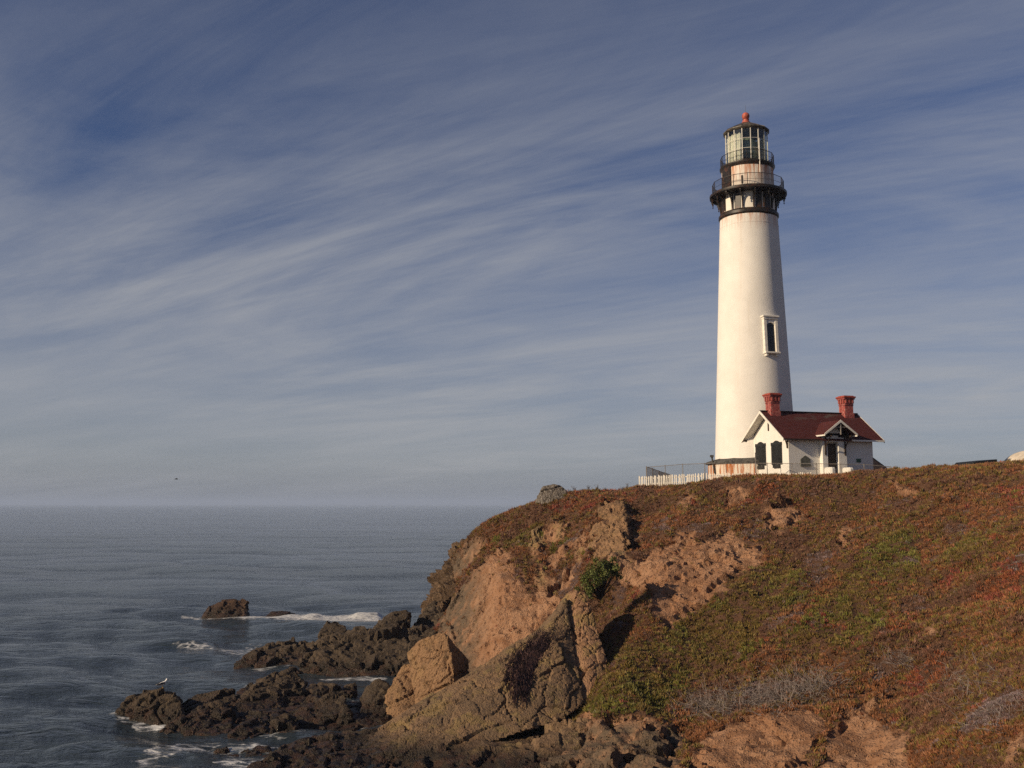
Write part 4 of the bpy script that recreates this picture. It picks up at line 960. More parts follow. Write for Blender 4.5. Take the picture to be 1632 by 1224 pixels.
# lantern roof, vent ball, rod
re = trd(213, 36.3); za = tz(196)
MB().lathe([(rl_ - .05, zl1 - .05), (re - .12, zl1 + .0), (re, zl1 + .12), (re, zl1 + .20), (re - .12, zl1 + .27)] + [(re - .12 - (re - .40) * k / 5, zl1 + .27 + (za - zl1 - .27) * (k / 5) ** .92) for k in range(1, 6)], NL, az0 + R(11.25), az0 + R(371.25)).build('lantern_roof', M_roofl, lh)
for k in range(NL):
    x, y = ringpt(k, re - .10); x2, y2 = ringpt(k, .3)
    MB().tube((x, y, zl1 + .29), (x2, y2, za + .02), .03, .02, 5).build('roof_rib', M_roofl, lh)
zb = tz(185.3); rb = trd(185, 6.1)
MB().lathe([(.42, za - .05), (.38, za + .1), (.30, za + .16), (.30, zb - rb * .95), (.34, zb - rb * .9)] + [(max(.01, rb * math.cos(a)), zb + rb * math.sin(a)) for a in np.linspace(-1.0, 1.57, 12)], 24).build('vent_ball', M_red, lh, True)
MB().tube((0, 0, zb), (0, 0, tz(167)), .018, .008, 5).build('lightning_rod', M_black, lh)
aan = az0 + R(27)
MB().tube((ru * .99 * math.cos(aan), ru * .99 * math.sin(aan), zg + 1.6), (ru * .99 * math.cos(aan), ru * .99 * math.sin(aan), tz(235)), .05, .03, 6).build('antenna', M_trim, lh)
for a_, zz in ((az0 - R(8), zg + .5),): MB().box((rg * .93 * math.cos(a_), rg * .93 * math.sin(a_), zz + .2), (.18, .18, .75), a_).build('lamp_box', M_black, lh)
# tall window in the shaft with its hooded white surround
zw0, zw1 = tz(574), tz(512); zwc = (zw0 + zw1) / 2; rwd = r_bot + (r_top - r_bot) * zwc / zR
awn = az0 + math.asin(min(.95, 29.0 / 56.0)) - 0.015
lean = math.atan((r_bot - r_top) / zR)
MW = Matrix.Rotation(awn, 4, 'Z') @ Matrix.Translation((rwd, 0, zwc)) @ Matrix.Rotation(-lean, 4, 'Y') @ Matrix.Translation((0, 0, -zwc))
win = empty('window', (0, 0, 0)); win.parent = lh; win.matrix_local = MW
sw = 1.50; sh_ = zw1 - zw0
def wbox(nm, mat, c_, d_, par=win, bv=.02): return MB().box(c_, d_).build(nm, mat, par, False, bv)
wbox('jamb', M_trim, (.02, -sw / 2 + .17, zwc), (.42, .30, sh_ - .5)); wbox('jamb', M_trim, (.02, sw / 2 - .17, zwc), (.42, .30, sh_ - .5))
wbox('hood', M_trim, (.08, 0, zw1 - .14), (.60, sw + .20, .16)); wbox('hood', M_trim, (.05, 0, zw1 - .32), (.48, sw + .02, .22))
arch = [(-.42, -.0)] + [(-.42 + .84 * k / 8, .02 + .22 * math.sin(math.pi * k / 8)) for k in range(9)] + [(.42, 0)]
MB().prism([(-sw / 2 + .06, zw1 - .2), (-sw / 2 + .06, zw1 - .75)] + [(x, zw1 - .95 + z) for x, z in arch] + [(sw / 2 - .06, zw1 - .75), (sw / 2 - .06, zw1 - .2)], .36, Matrix.Rotation(R(90), 4, 'Z')).build('arch_panel', M_trim, win)
wbox('sill', M_trim, (.10, 0, zw0 + .20), (.60, sw + .06, .16)); wbox('sill_block', M_trim, (.06, -sw / 2 + .2, zw0 + .02), (.42, .22, .24)); wbox('sill_block', M_trim, (.06, sw / 2 - .2, zw0 + .02), (.42, .22, .24))
MB().box((.02, 0, zwc - .1), (.08, .95, sh_ - .7)).build('pane', M_darkglass, win)
wbox('sash_bar', M_shut, (.06, 0, zwc), (.05, .05, sh_ - .8)); wbox('sash_bar', M_shut, (.06, 0, zwc - .1), (.05, .8, .06))

# ================================================================== the fog-signal workroom in front of the tower
HW, HL = 6.2, 8.45                             # gable width, length
c0 = P(1258, 752, 86); HZ = 14.90
hs = tag(empty('workroom', (c0.x, c0.y, HZ), R(17)), 'small white gabled house with dark red roof, porch and two red chimneys', 'house')
WT = CAM_Z + slope(697) * 86 - HZ + .05        # wall top
RT = CAM_Z + slope(655) * 88.7 - HZ            # ridge
pt = .14
def slope_z(w_): return RT - .22 - (RT - .22 - WT) * abs(w_ - HW / 2) / (HW / 2)
# local frame: x along the house, y across it (0 = front wall), z up
def wallprism(x0, x1, mat, nm):                # gable wall
    o_ = [(0, -.8), (HW, -.8), (HW, slope_z(HW)), (HW / 2, slope_z(HW / 2)), (0, slope_z(0))]
    Mx = Matrix.Translation(((x0 + x1) / 2, 0, 0)) @ Matrix.Rotation(R(90), 4, 'Z')
    return MB().prism(o_, x1 - x0, Mx).build(nm, mat, hs)
wallprism(0, .3, M_white, 'gable_wall'); wallprism(HL - .3, HL, M_white, 'gable_wall')
MB().box((HL / 2, .15, (WT - .8) / 2), (HL - .6, .30, WT + .8)).build('front_wall', M_white, hs); MB().box((HL / 2, HW - .15, (WT - .8) / 2), (HL - .6, .30, WT + .8)).build('rear_wall', M_white, hs)
OV, OE = .80, .58
def roof_slab(sgn, x0, x1, yr, ye, zr, ze, th, nm, mat, parent):
    V = [(x0, yr, zr), (x1, yr, zr), (x1, ye, ze), (x0, ye, ze)]; V2 = [(a, b, c_ - th) for a, b, c_ in V]
    o = MB().add(V + V2, [(0, 1, 2, 3), (7, 6, 5, 4), (0, 4, 5, 1), (1, 5, 6, 2), (2, 6, 7, 3), (3, 7, 4, 0)]).build(nm, mat, parent)
    uvl = o.data.uv_layers.new(name='UV'); me = o.data
    for lp in me.loops:
        q = me.vertices[lp.vertex_index].co; uvl.data[lp.index].uv = (q.x, math.hypot(q.y - yr, q.z - zr))
    return o
rfz = (RT - .22 - WT) / (HW / 2)
ze = WT + .22 - rfz * OE
rf = roof_slab(1, -OV, HL + OV, HW / 2 + .02, -OE, RT, ze, .10, 'roof', M_shing, hs); roof_slab(1, -OV, HL + OV, HW / 2, HW + OE, RT, ze, .10, 'roof', M_shing, hs)
# barge boards and soffits
for x in (-OV - .03, HL + OV + .03):
    for s_ in (-1, 1):
        y0, y1 = HW / 2, HW / 2 + s_ * (HW / 2 + OE)
        V = [(x - .03, y0, RT + .02), (x + .03, y0, RT + .02), (x + .03, y1, ze + .02), (x - .03, y1, ze + .02)]
        V2 = [(a, b, c_ - .24) for a, b, c_ in V]
        MB().add(V + V2, [(0, 1, 2, 3), (7, 6, 5, 4), (0, 4, 5, 1), (1, 5, 6, 2), (2, 6, 7, 3), (3, 7, 4, 0)]).build('barge_board', M_trim, hs)
MB().box((HL / 2, HW + OE + .03, ze - .05), (HL + 2 * OV, .05, .14)).build('fascia', M_trim, hs)
MB().box(((2.68 - OV) / 2, -OE - .03, ze - .04), (2.68 + OV - .1, .05, .10)).build('gutter', M_brown, hs); MB().box(((5.92 + HL + OV) / 2, -OE - .03, ze - .05), (HL + OV - 5.92, .05, .14)).build('fascia', M_trim, hs)
for x0_, x1_ in ((-OV + .01, -.005), (HL + .005, HL + OV - .01)):       # boarded undersides of the gable overhangs
    for s_ in (-1, 1):
        y0, y1 = HW / 2, HW / 2 + s_ * (HW / 2 + OE - .01)
        V = [(x0_, y0, RT - .105), (x1_, y0, RT - .105), (x1_, y1, ze - .105), (x0_, y1, ze - .105)]; V2 = [(a, b, c_ - .03) for a, b, c_ in V]
        MB().add(V + V2, [(0, 1, 2, 3), (7, 6, 5, 4), (0, 4, 5, 1), (1, 5, 6, 2), (2, 6, 7, 3), (3, 7, 4, 0)]).build('soffit', M_trim, hs)
MB().box((HL / 2, HW / 2, RT + .03), (HL + 2 * OV, .22, .07)).build('ridge_cap', M_shing, hs)
def eave_bracket(loc, ang, sc=1.0, mat=None):
    m = MB(); m.box((0, .05, -.5 * sc), (.12, .10, 1.05 * sc)); m.box((0, .40 * sc, -.03), (.12, .75 * sc, .10))
    pts = [(0, .08 + .55 * sc * (1 - math.cos(k / 6 * math.pi / 2)), -1.0 * sc + .95 * sc * math.sin(k / 6 * math.pi / 2)) for k in range(7)]
    for a, b in zip(pts[:-1], pts[1:]): m.tube(a, b, .055, .055, 6)
    o = m.build('eave_bracket', mat or M_brown, hs); o.matrix_local = Matrix.Translation(loc) @ Matrix.Rotation(ang, 4, 'Z'); return o
eave_bracket((0, .10, slope_z(.1) - .02), R(90)); eave_bracket((0, HW - .10, slope_z(.1) - .02), R(90))
# chimneys
def chimney(x):
    c_ = empty('chimney', (x, HW / 2 - .1, RT - .55)); c_.parent = hs
    MB().box((0, 0, .18), (1.02, 1.02, .7)).build('chimney_base', M_chim, c_, False, .02)
    MB().box((0, 0, .95), (.90, .90, 1.1)).build('stack', M_chim, c_, False, .02)
    MB().box((0, 0, 1.30), (.98, .98, .09)).build('band', M_chim, c_, False, .02)
    MB().box((0, 0, 1.62), (.94, .94, .38)).build('neck', M_chimcap, c_, False, .02)
    for s_ in (-1, 1):
        for q in (-.34, 0, .34):
            MB().box((s_ * .5, q, 1.62), (.12, .14, .36)).build('corbel', M_chim, c_); MB().box((q, s_ * .5, 1.62), (.14, .12, .36)).build('corbel', M_chim, c_)
    MB().box((0, 0, 1.86), (1.16, 1.16, .14)).build('cap', M_chim, c_, False, .03); MB().box((0, 0, 2.0), (1.30, 1.30, .16)).build('cap', M_chimcap, c_, False, .04)
    MB().box((0, 0, 2.10), (1.0, 1.0, .10)).build('cap', M_chimcap, c_, False, .02)
    MB().box((0, -.35, -.12), (1.16, .62, .12)).build('flashing', M_grey, c_)
    return c_
chimney(.42); chimney(HL - .42)
# shuttered windows in the sunlit gable
for y0, y1, zt in ((.98, 2.69, CAM_Z + slope(702) * 87.6 - HZ), (3.60, 5.33, CAM_Z + slope(704) * 90 - HZ)):
    zb_ = CAM_Z + slope(741) * 88.6 - HZ; wn_ = empty('window', (0, (y0 + y1) / 2, zb_)); wn_.parent = hs; W_ = y1 - y0; H_ = zt - zb_
    hp = W_ / 2
    MB().box((-.06, 0, -.16), (.18, W_ * .62, .26)).build('sill', M_shut, wn_)
    for s_ in (-1, 1):
        lf = MB().box((-.04, s_ * hp / 2, H_ * .44), (.07, hp - .05, H_ * .88)).build('shutter', M_shut, wn_)
        for k in range(22): MB().box((-.085, s_ * hp / 2, .10 + (H_ * .84 - .1) * k / 21), (.035, hp - .28, .030), 0, Matrix.Rotation(R(35), 4, 'Y')).build('slat', M_shut, lf)
    o_ = [(-hp, H_ * .80), (-hp, H_ * .925)] + [(-hp + W_ * (.22 + .56 * k / 8), H_ * .925 + H_ * .075 * math.sin(math.pi * k / 8)) for k in range(9)] + [(hp, H_ * .925), (hp, H_ * .80)]
    MB().prism(o_, .10, Matrix.Translation((-.04, 0, 0)) @ Matrix.Rotation(R(90), 4, 'Z')).build('arched_head', M_shut, wn_)
MB().box((-.02, HW / 2 - .02, RT - 1.35), (.08, .16, .80)).build('gable_slot', M_brown, hs)
# front vestibule, porch roof, door
vx0, vx1, vp = 3.05, 5.45, .46
MB().box(((vx0 + 3.55) / 2, -vp / 2, WT / 2 - .25), (3.55 - vx0, vp, WT + .5)).build('vestibule_pier', M_white, hs); MB().box(((4.65 + vx1) / 2, -vp / 2, WT / 2 - .25), (vx1 - 4.65, vp, WT + .5)).build('vestibule_pier', M_white, hs)
MB().box((4.10, -vp / 2, WT - .12), (1.10, vp - .01, .55)).build('door_head', M_white, hs)
dr_ = empty('door', (4.1, .0, 0)); dr_.parent = hs
MB().box((0, -.03, 1.35), (1.08, .06, 2.9)).build('door_leaf', M_brown, dr_); MB().box((.38, -.09, 1.1), (.05, .05, .12)).build('handle', M_galv, dr_)
pxc, ph, pj = 4.30, 1.62, 1.42
pz_e = CAM_Z + slope(690) * 84.9 - HZ; pz_r = CAM_Z + slope(667.4) * 84.7 - HZ
def porch_slab(s_):
    V = [(pxc, -pj, pz_r), (pxc, 1.4, pz_r), (pxc + s_ * ph, 1.4, pz_e), (pxc + s_ * ph, -pj, pz_e)]; V2 = [(a, b, c_ - .09) for a, b, c_ in V]
    o = MB().add(V + V2, [(0, 1, 2, 3), (7, 6, 5, 4), (0, 4, 5, 1), (1, 5, 6, 2), (2, 6, 7, 3), (3, 7, 4, 0)]).build('porch_roof', M_shing, hs)
    uvl = o.data.uv_layers.new(name='UV')
    for lp in o.data.loops:
        q = o.data.vertices[lp.vertex_index].co; uvl.data[lp.index].uv = (q.y, math.hypot(q.x - pxc, q.z - pz_r))
    V = [(pxc, -pj - .03, pz_r + .02), (pxc + s_ * (ph + .02), -pj - .03, pz_e + .02), (pxc + s_ * (ph + .02), -pj - .03, pz_e - .16), (pxc, -pj - .03, pz_r - .20)]
    V2 = [(a, b + .05, c_) for a, b, c_ in V]
    MB().add(V + V2, [(0, 1, 2, 3), (7, 6, 5, 4), (0, 4, 5, 1), (1, 5, 6, 2), (2, 6, 7, 3), (3, 7, 4, 0)]).build('porch_barge_board', M_trim, hs)
    MB().box((pxc + s_ * (ph - .02), -pj / 2, pz_e - .14), (.06, pj, .12)).build('porch_fascia', M_trim, hs)
for s_ in (-1, 1):
    porch_slab(s_)
    m = MB(); x = pxc + s_ * .98
    m.box((x, -vp - .05, pz_e - .95), (.12, .10, 1.7)); m.box((x, -.95, pz_e - .18), (.11, 1.1, .11))
    m.tube((x, -vp - .06, pz_e - 1.15), (x, -pj + .12, pz_e - .2), .055, .055, 6); m.build('porch_bracket', M_brown, hs)
m = MB(); m.tube((pxc - .62, -pj + .05, pz_r - .62), (pxc + .62, -pj + .05, pz_r - .62), .045, .045, 6); m.tube((pxc, -pj + .05, pz_r - .05), (pxc, -pj + .05, pz_r - 1.25), .06, .05, 6); m.build('gable_truss', M_galv, hs)
MB().prism([(-.62, 0), (.62, 0), (0, pz_r - pz_e - .5)], .1, Matrix.Translation((pxc, -vp + .0, pz_e + .1))).build('porch_gable_infill', M_white, hs)
for x in (3.2, 5.0): MB().box((x + .1, -1.05, .15), (.5, 1.1, 1.1)).build('step_wall', M_white, hs, False, .12)
for k in range(3): MB().box((4.1, -.35 - k * .32, .10 - k * .17), (1.1, .34, .17)).build('step', M_plinth, hs)
# small pointed wall vent and the green plaque
zv0 = CAM_Z + slope(741) * 86.4 - HZ; zv1 = CAM_Z + slope(726) * 86.4 - HZ
M_vent = paint('grey_green_board', (0.105, 0.105, 0.085), .15, 5, .7)
ve = MB().prism([(1.12, zv0), (2.08, zv0), (2.08, zv0 + (zv1 - zv0) * .6), (1.72, zv0 + (zv1 - zv0) * .92), (1.6, zv1), (1.48, zv0 + (zv1 - zv0) * .92), (1.12, zv0 + (zv1 - zv0) * .6)], .08, Matrix.Translation((0, -.02, 0))).build('wall_vent', M_vent, hs)
MB().box((1.6, -.07, zv0 - .07), (1.04, .12, .10)).build('vent_sill', M_vent, ve)
M_green = paint('green_plaque', (0.030, 0.095, 0.060), .1, 5, .5)
MB().box((6.95, -.03, CAM_Z + slope(734) * 88 - HZ), (.44, .05, .32)).build('plaque', M_green, hs)
# lean-to shed peeking out on the right
shp = P(1393, 750, 97); sd = tag(empty('lean_to_shed', (shp.x, shp.y, 14.9), R(17)), 'brown lean-to with a sloping dark roof at the right end of the house', 'shed')
zt_ = CAM_Z + slope(735) * 97 - 14.9
MB().prism([(-2.0, -.6), (1.1, -.6), (1.1, zt_ - 1.0), (-2.0, zt_ + .9)], 2.0).build('shed_wall', paint('shed_brown', (0.42, 0.25, 0.15), .2, 4, .85), sd)
MB().prism([(-2.1, zt_ + 1.02), (1.45, zt_ - 1.22), (1.45, zt_ - 1.10), (-2.1, zt_ + 1.14)], 1.96).build('shed_roof', M_shut, sd)

# ================================================================== fences
def zline(px, py, d): return P(px, py, d)
pk_me = None
def picket_run(a, b, h0_, h1_, label, wob=.05, skip=()):
    global pk_me
    root = tag(empty('picket_fence', (a.x, a.y, a.z - h0_)), label, 'fence')
    o0 = root.location.copy(); L = (b - a).length; n = int(L / .165); ang = math.atan2(b.y - a.y, b.x - a.x)
    if pk_me is None:
        pk_me = MB().prism([(-.045, 0), (.045, 0), (.045, .93), (0, 1.0), (-.045, .93)], .022).build('picket', M_picket); bpy.data.objects.remove(pk_me); pk_me = bpy.data.meshes['picket']
    for k in range(n + 1):
        if k in skip: continue
        f_ = k / n; q = a.lerp(b, f_); h_ = h0_ + (h1_ - h0_) * f_
        o = bpy.data.objects.new('picket', pk_me); COL.objects.link(o); o.parent = root
        o.matrix_local = Matrix.Translation((q.x - o0.x, q.y - o0.y, q.z - h_ - .25 - o0.z + random.uniform(-wob, wob))) @ Matrix.Rotation(ang, 4, 'Z') @ Matrix.Rotation(random.gauss(0, .035), 4, 'Y') @ Matrix.Diagonal((1, 1, h_ + .25, 1))
    back = Vector((-math.sin(ang), math.cos(ang), 0)) * .05
    for f_ in (.25, .75):
        m = MB(); p0 = a - o0 - Vector((0, 0, h0_ * f_)) + back; p1 = b - o0 - Vector((0, 0, h1_ * f_)) + back
        m.add([p0 + Vector((0, 0, s1)) + back * s2 for s2 in (0, .7) for s1 in (-.045, .045)] + [p1 + Vector((0, 0, s1)) + back * s2 for s2 in (0, .7) for s1 in (-.045, .045)], [(0, 1, 3, 2), (4, 6, 7, 5), (0, 4, 5, 1), (2, 3, 7, 6), (0, 2, 6, 4), (1, 5, 7, 3)]); m.build('rail', M_picket, root)
    np_ = max(2, int(L / 2.2))
    for k in range(np_ + 1):
        q = a.lerp(b, k / np_) - o0 + back * 2.2; MB().box((q.x, q.y, q.z - h0_ / 2 - .3), (.09, .09, h0_ + .6), ang).build('fence_post', M_picket, root)
    return root
picket_run(P(1018.5, 758.5, 89.5), P(1121, 754.0, 87.5), 1.0, .95, 'white picket fence section left of the gap, standing free on the skyline')
picket_run(P(1126, 754, 87.3), P(1292, 752.6, 84.3), .95, .85, 'white picket fence section in front of the tower plinth and the house', skip=(29, 30, 41, 55, 66, 67))
def chain_link(pts, hgt, label, dark=False, step=.10, tall=()):
    root = tag(empty('chain_link_fence', pts[0] - Vector((0, 0, hgt))), label, 'fence'); o0 = root.location.copy()
    for k, q in enumerate(pts):
        q = q - o0; up = .9 if k in tall else .06
        MB().tube(q - Vector((0, 0, hgt + .4)), q + Vector((0, 0, up)), .032, .032, 6).build('fence_post', M_galv if not dark else M_wire, root)
    for a, b in zip(pts[:-1], pts[1:]): MB().tube(a - o0, b - o0, .024, .024, 6).build('top_rail', M_galv if not dark else M_wire, root)
    m = MB(); w_ = .0032 if not dark else .006
    for a, b in zip(pts[:-1], pts[1:]):
        a, b = a - o0, b - o0; L = Vector((b.x - a.x, b.y - a.y)).length; d = (b - a) / L; nrm_ = Vector((-d.y, d.x, 0)).normalized() * w_; n = int((L + hgt) / step)
        for s_ in (1, -1):
            for k in range(n):
                x0 = k * step - (hgt if s_ > 0 else 0); x1 = x0 + s_ * hgt if s_ > 0 else x0 - hgt
                z0, z1 = -hgt, 0.0
                if s_ < 0: x0, x1 = k * step, k * step - hgt
                # clip to the bay
                ts = [0.0, 1.0]
                dx = x1 - x0
                ta, tb = sorted(((0 - x0) / dx, (L - x0) / dx)); t0, t1 = max(0, ta), min(1, tb)
                if t1 <= t0 + .02: continue
                p0 = a + d * (x0 + dx * t0) + Vector((0, 0, z0 + (z1 - z0) * t0)); p1 = a + d * (x0 + dx * t1) + Vector((0, 0, z0 + (z1 - z0) * t1))
                uu = Vector((0, 0, w_))
                m.add([p0 + uu, p0 - uu, p1 - uu, p1 + uu, p0 + nrm_, p0 - nrm_, p1 - nrm_, p1 + nrm_], [(0, 1, 2, 3), (4, 5, 6, 7)])
    o = m.build('wire_mesh', M_wire, root); o['kind'] = 'stuff'
    return root
cl_pts = [P(1030.5, 744.5, 90), P(1060, 742.3, 89.4), P(1088, 740.0, 88.8), P(1123, 738.6, 88), P(1157, 738.4, 87.2), P(1204, 738.2, 86), P(1222.5, 738.3, 85.6), P(1262, 738.6, 85.0), P(1301, 739.0, 84.4), P(1340, 739.6, 84.0), P(1377, 740.2, 84), P(1420, 744, 84)]
chain_link(cl_pts, 1.45, 'thin galvanised wire fence running across in front of the house', tall=(5,))
chain_link([P(1030, 744, 90.4), P(1040, 746.8, 94), P(1050, 750.5, 99), P(1059, 753.5, 105), P(1070, 757, 113)], 1.5, 'dark wire fence leading away towards the sea from the fence corner', True, .22)

# ================================================================== far buildings over the rise at the right edge
bp = P(1572, 742, 118); hb = tag(empty('far_building', (bp.x, bp.y, 15.2), R(12)), 'low dark flat roof showing over the rise near the right edge', 'building')
zr_ = CAM_Z + slope(735.5) * 119 - 15.2
MB().box((.6, 3, zr_ / 2 - .3), (3.2, 3.2, zr_ - .2)).build('wall', paint('far_wall_tan', (0.24, 0.15, 0.09), .1, 1, .8), hb)
MB().prism([(-1.3, zr_ - .62), (2.4, zr_ - .62), (2.4, zr_ + .30), (-.5, zr_ + .02)], 3.6, Matrix.Translation((0, 3, 0))).build('roof', M_shut, hb)
M_cream = paint('cream_mound', (0.62, 0.54, 0.43), .12, 1.2, .9, .03)
mp = P(1652, 745, 106); V = []; Fc = []; nn_ = 40
zt3 = CAM_Z + slope(714) * 106 - 14.9
for i in range(14):
    e = i / 13 * math.pi / 2
    for k in range(nn_):
        a = 2 * math.pi * k / nn_; r_ = 3.9 * math.cos(e) ** .8 * (1 + .06 * math.sin(3 * a + 1) + .03 * math.sin(7 * a))
        V.append((math.cos(a) * r_, math.sin(a) * r_, zt3 * math.sin(e) * (1 + .03 * math.sin(5 * a)) - .3))
    if i:
        for k in range(nn_): k2 = (k + 1) % nn_; Fc.append(((i - 1) * nn_ + k, (i - 1) * nn_ + k2, i * nn_ + k2, i * nn_ + k))
cm = MB().add(V, Fc).build('cream_mound', M_cream, None, True); cm.location = (mp.x, mp.y, 14.9)
tag(cm, 'pale cream rounded mound cut by the right edge beyond the rise', 'mound', None, 'thing')

# ================================================================== green bush at the pinnacle
bs = P(952, 925, 63.2); bush = tag(empty('bush', bs - Vector((0, 0, 1.0))), 'bright green leafy bush beside the tip of the pinnacle', 'bush')
t = NT('bush_leaf'); oi_ = t.node('ShaderNodeNewGeometry'); nn = t.noise(t.vec(), 2.2, 3)
c1 = t.mix(t.ramp(nn, .35, .65), (0.042, 0.066, 0.010), (0.088, 0.102, 0.018)); c1 = t.mix(t.math('MULTIPLY', oi_.outputs['Random Per Island'], .5), c1, (0.120, 0.115, 0.028))
M_bush = t.done(c1, .6, spec=.3)
m = MB(); rb_ = random.Random(4); clumps = []
for px_, py_, dd_, r_ in ((935, 930, 63, .42), (945, 910, 63.2, .45), (960, 903, 63.4, .48), (975, 905, 63.8, .42), (982, 912, 64, .34), (952, 925, 62.8, .42), (940, 940, 62.8, .30), (966, 915, 63.2, .42), (932, 920, 63.2, .32)):
    clumps.append((P(px_, py_, dd_) - bush.location, r_))
for k in range(26):                           # stray sprigs break the outline
    c_, r_ = clumps[rb_.randrange(9)]; clumps.append((c_ + Vector((rb_.gauss(0, .32), rb_.gauss(0, .3), rb_.gauss(.05, .26))), rb_.uniform(.10, .22)))
for cpos, r_ in clumps:
    for k in range(int(30 + 750 * r_ * r_ * 1.6)):
        d = Vector((rb_.gauss(0, 1), rb_.gauss(0, 1), rb_.gauss(0, 1))).normalized(); q = cpos + d * r_ * (rb_.random() ** .35) * Vector((1, 1, .85)).length / 1.65
        q += Vector((rb_.gauss(0, .05), rb_.gauss(0, .05), rb_.gauss(0, .05)))
        nl = (d + Vector((rb_.gauss(0, .6), rb_.gauss(0, .6), rb_.gauss(0, .6) + .5))).normalized(); u = nl.orthogonal().normalized(); w_ = nl.cross(u); s_ = rb_.uniform(.035, .065)
        a = rb_.uniform(0, 6.28); uu = u * math.cos(a) + w_ * math.sin(a); ww = nl.cross(uu)
        m.add([q - uu * s_ * 1.5, q + ww * s_ * .8 + nl * .01, q + uu * s_ * 1.5, q - ww * s_ * .8 + nl * .01], [(0, 1, 2, 3)])
m.build('foliage', M_bush, bush)
m = MB(); root_ = Vector((.2, .3, -.2))
for cpos, r_ in clumps: m.tube(root_, cpos * .6 + root_ * .4 + Vector((0, 0, .05)), .045, .03, 6); m.tube(cpos * .6 + root_ * .4 + Vector((0, 0, .05)), cpos, .03, .012, 6)
m.build('stem', M_brown, bush)

# ================================================================== dead brush low on the slope, and hanging vines on the slab
M_dead = paint('dead_grey_twigs', (0.225, 0.185, 0.165), .3, 3, .9)
def brush(name, spots, n, L, label, mat, seed, hang=False, thick=.009):
    r_ = random.Random(seed); m = MB(); o0 = None
    for k in range(n):
        a, b, rx, ry = spots[k % len(spots)]
        px_, py_ = r_.gauss(a, rx), r_.gauss(b, ry); hit, nr = on_slope(px_, py_)
        if hit is None: continue
        if o0 is None: o0 = hit.copy()
        nr = nr if nr.z > 0 else -nr; q = hit - o0 - nr * .03
        d = (Vector((r_.gauss(-.25, .8), r_.gauss(-.2, .6), r_.gauss(.1, .35))) + nr * r_.uniform(.15, .7)).normalized(); pts = [q]; l_ = L * r_.uniform(.4, 1.3)
        for s_ in range(4):
            d = (d + Vector((r_.gauss(0, .28), r_.gauss(0, .28), r_.gauss(-.05, .22)))).normalized(); pts.append(pts[-1] + d * l_ / 4)
        th = thick * r_.uniform(.6, 1.5)
        for i in range(4): m.tube(pts[i], pts[i + 1], th * (1 - i * .18), th * (1 - (i + 1) * .18), 3, False)
        if r_.random() < .6:
            d2 = (d + Vector((r_.gauss(0, .7), r_.gauss(0, .7), r_.gauss(.1, .4)))).normalized(); m.tube(pts[2], pts[2] + d2 * l_ * .4, th * .6, th * .3, 3, False)
    o = m.build(name, mat); o.location = o0; tag(o, label, 'brush', None, 'stuff'); return o
brush('dead_brush', [(1160, 1122, 34, 10), (1210, 1112, 30, 10), (1265, 1100, 28, 12), (1300, 1092, 22, 10), (1125, 1130, 22, 8), (1235, 1120, 36, 9)], 1500, 1.0, 'tangle of dead grey twigs along the lower edge of the ice plant', M_dead, 5, thick=.011)
brush('dead_brush', [(1580, 1135, 40, 30), (1440, 1055, 22, 9), (1540, 1085, 30, 14)], 420, .7, 'thin grey dead stems among the plants towards the lower right', M_dead, 6, thick=.011)
# hanging dead vines
M_vine = paint('dry_purple_vine', (0.085, 0.046, 0.040), .3, 3, .9)
r_ = random.Random(9); m = MB()
RB = {}
dgx = bpy.context.evaluated_depsgraph_get()
slab_o = bpy.data.objects['rock_slab']; bvs = BVHTree.FromPolygons([tuple(v_) for v_ in verts_of(slab_o.data)], [tuple(pl_.vertices) for pl_ in slab_o.data.polygons])
def hit_slab(px_, py_):
    dr = (P(px_, py_, 10) - Vector((0, 0, CAM_Z))).normalized(); return bvs.ray_cast(Vector((0, 0, CAM_Z)), dr)
v_o = None
for k in range(520):
    px_ = r_.gauss(846, 15); py_ = 1012 + (870 - px_) * .72 + r_.gauss(8, 10); ln = r_.uniform(25, 95) * max(.25, 1 - abs(px_ - 838) / 40)
    pts = []
    for s_ in range(8):
        h_ = hit_slab(px_ + r_.gauss(0, 1.5) - s_ * 1.2, py_ + ln * s_ / 7)
        if h_[0] is None: break
        pts.append(h_[0] + h_[1] * r_.uniform(.03, .16))
    if len(pts) < 3: continue
    if v_o is None: v_o = pts[0].copy()
    for a, b in zip(pts[:-1], pts[1:]): m.tube(a - v_o, b - v_o, .018, .014, 3, False)
if v_o is not None:
    vn = m.build('hanging_vines', M_vine); vn.location = v_o; tag(vn, 'dry purple-brown vines hanging down the tilted slab', 'vines', None, 'stuff')
# weeds on the skyline left of the picket fence
M_weed = paint('dry_weed', (0.12, 0.085, 0.05), .2, 4, .9)
for k, (px_, d_, hh_) in enumerate(((1001, 89.5, .75), (991, 89.6, .5), (952, 90, .7), (938, 90.2, .5), (966, 90, .45), (915, 90.6, .55))):
    q = P(px_, 790, d_); z_ = ground(q.x, d_); m = MB(); r_ = random.Random(30 + k)
    for j in range(9):
        tp = Vector((r_.gauss(0, .12), r_.gauss(0, .1), hh_ * r_.uniform(.55, 1.05))); m.tube((r_.gauss(0, .04), 0, -.1), tp, .010, .005, 4, False)
        for i in range(5):
            e = tp * (1 - .1 * i); m.tube(e, e + Vector((r_.gauss(0, .07), r_.gauss(0, .05), .05)), .012, .004, 4, False)
    o = m.build('dry_weed', M_weed); o.location = (q.x, d_, z_)
    tag(o, ['tall dry weed just left of the picket fence', 'short dry weed beside the tall one by the picket fence', 'dry weed midway between the rim boulder and the picket fence', 'low dry weed right of the rim boulder on the skyline', 'thin dry weed halfway up the skyline towards the fence', 'dry weed stalk closest to the rim boulder'][k], 'weed', 'weeds on the skyline')

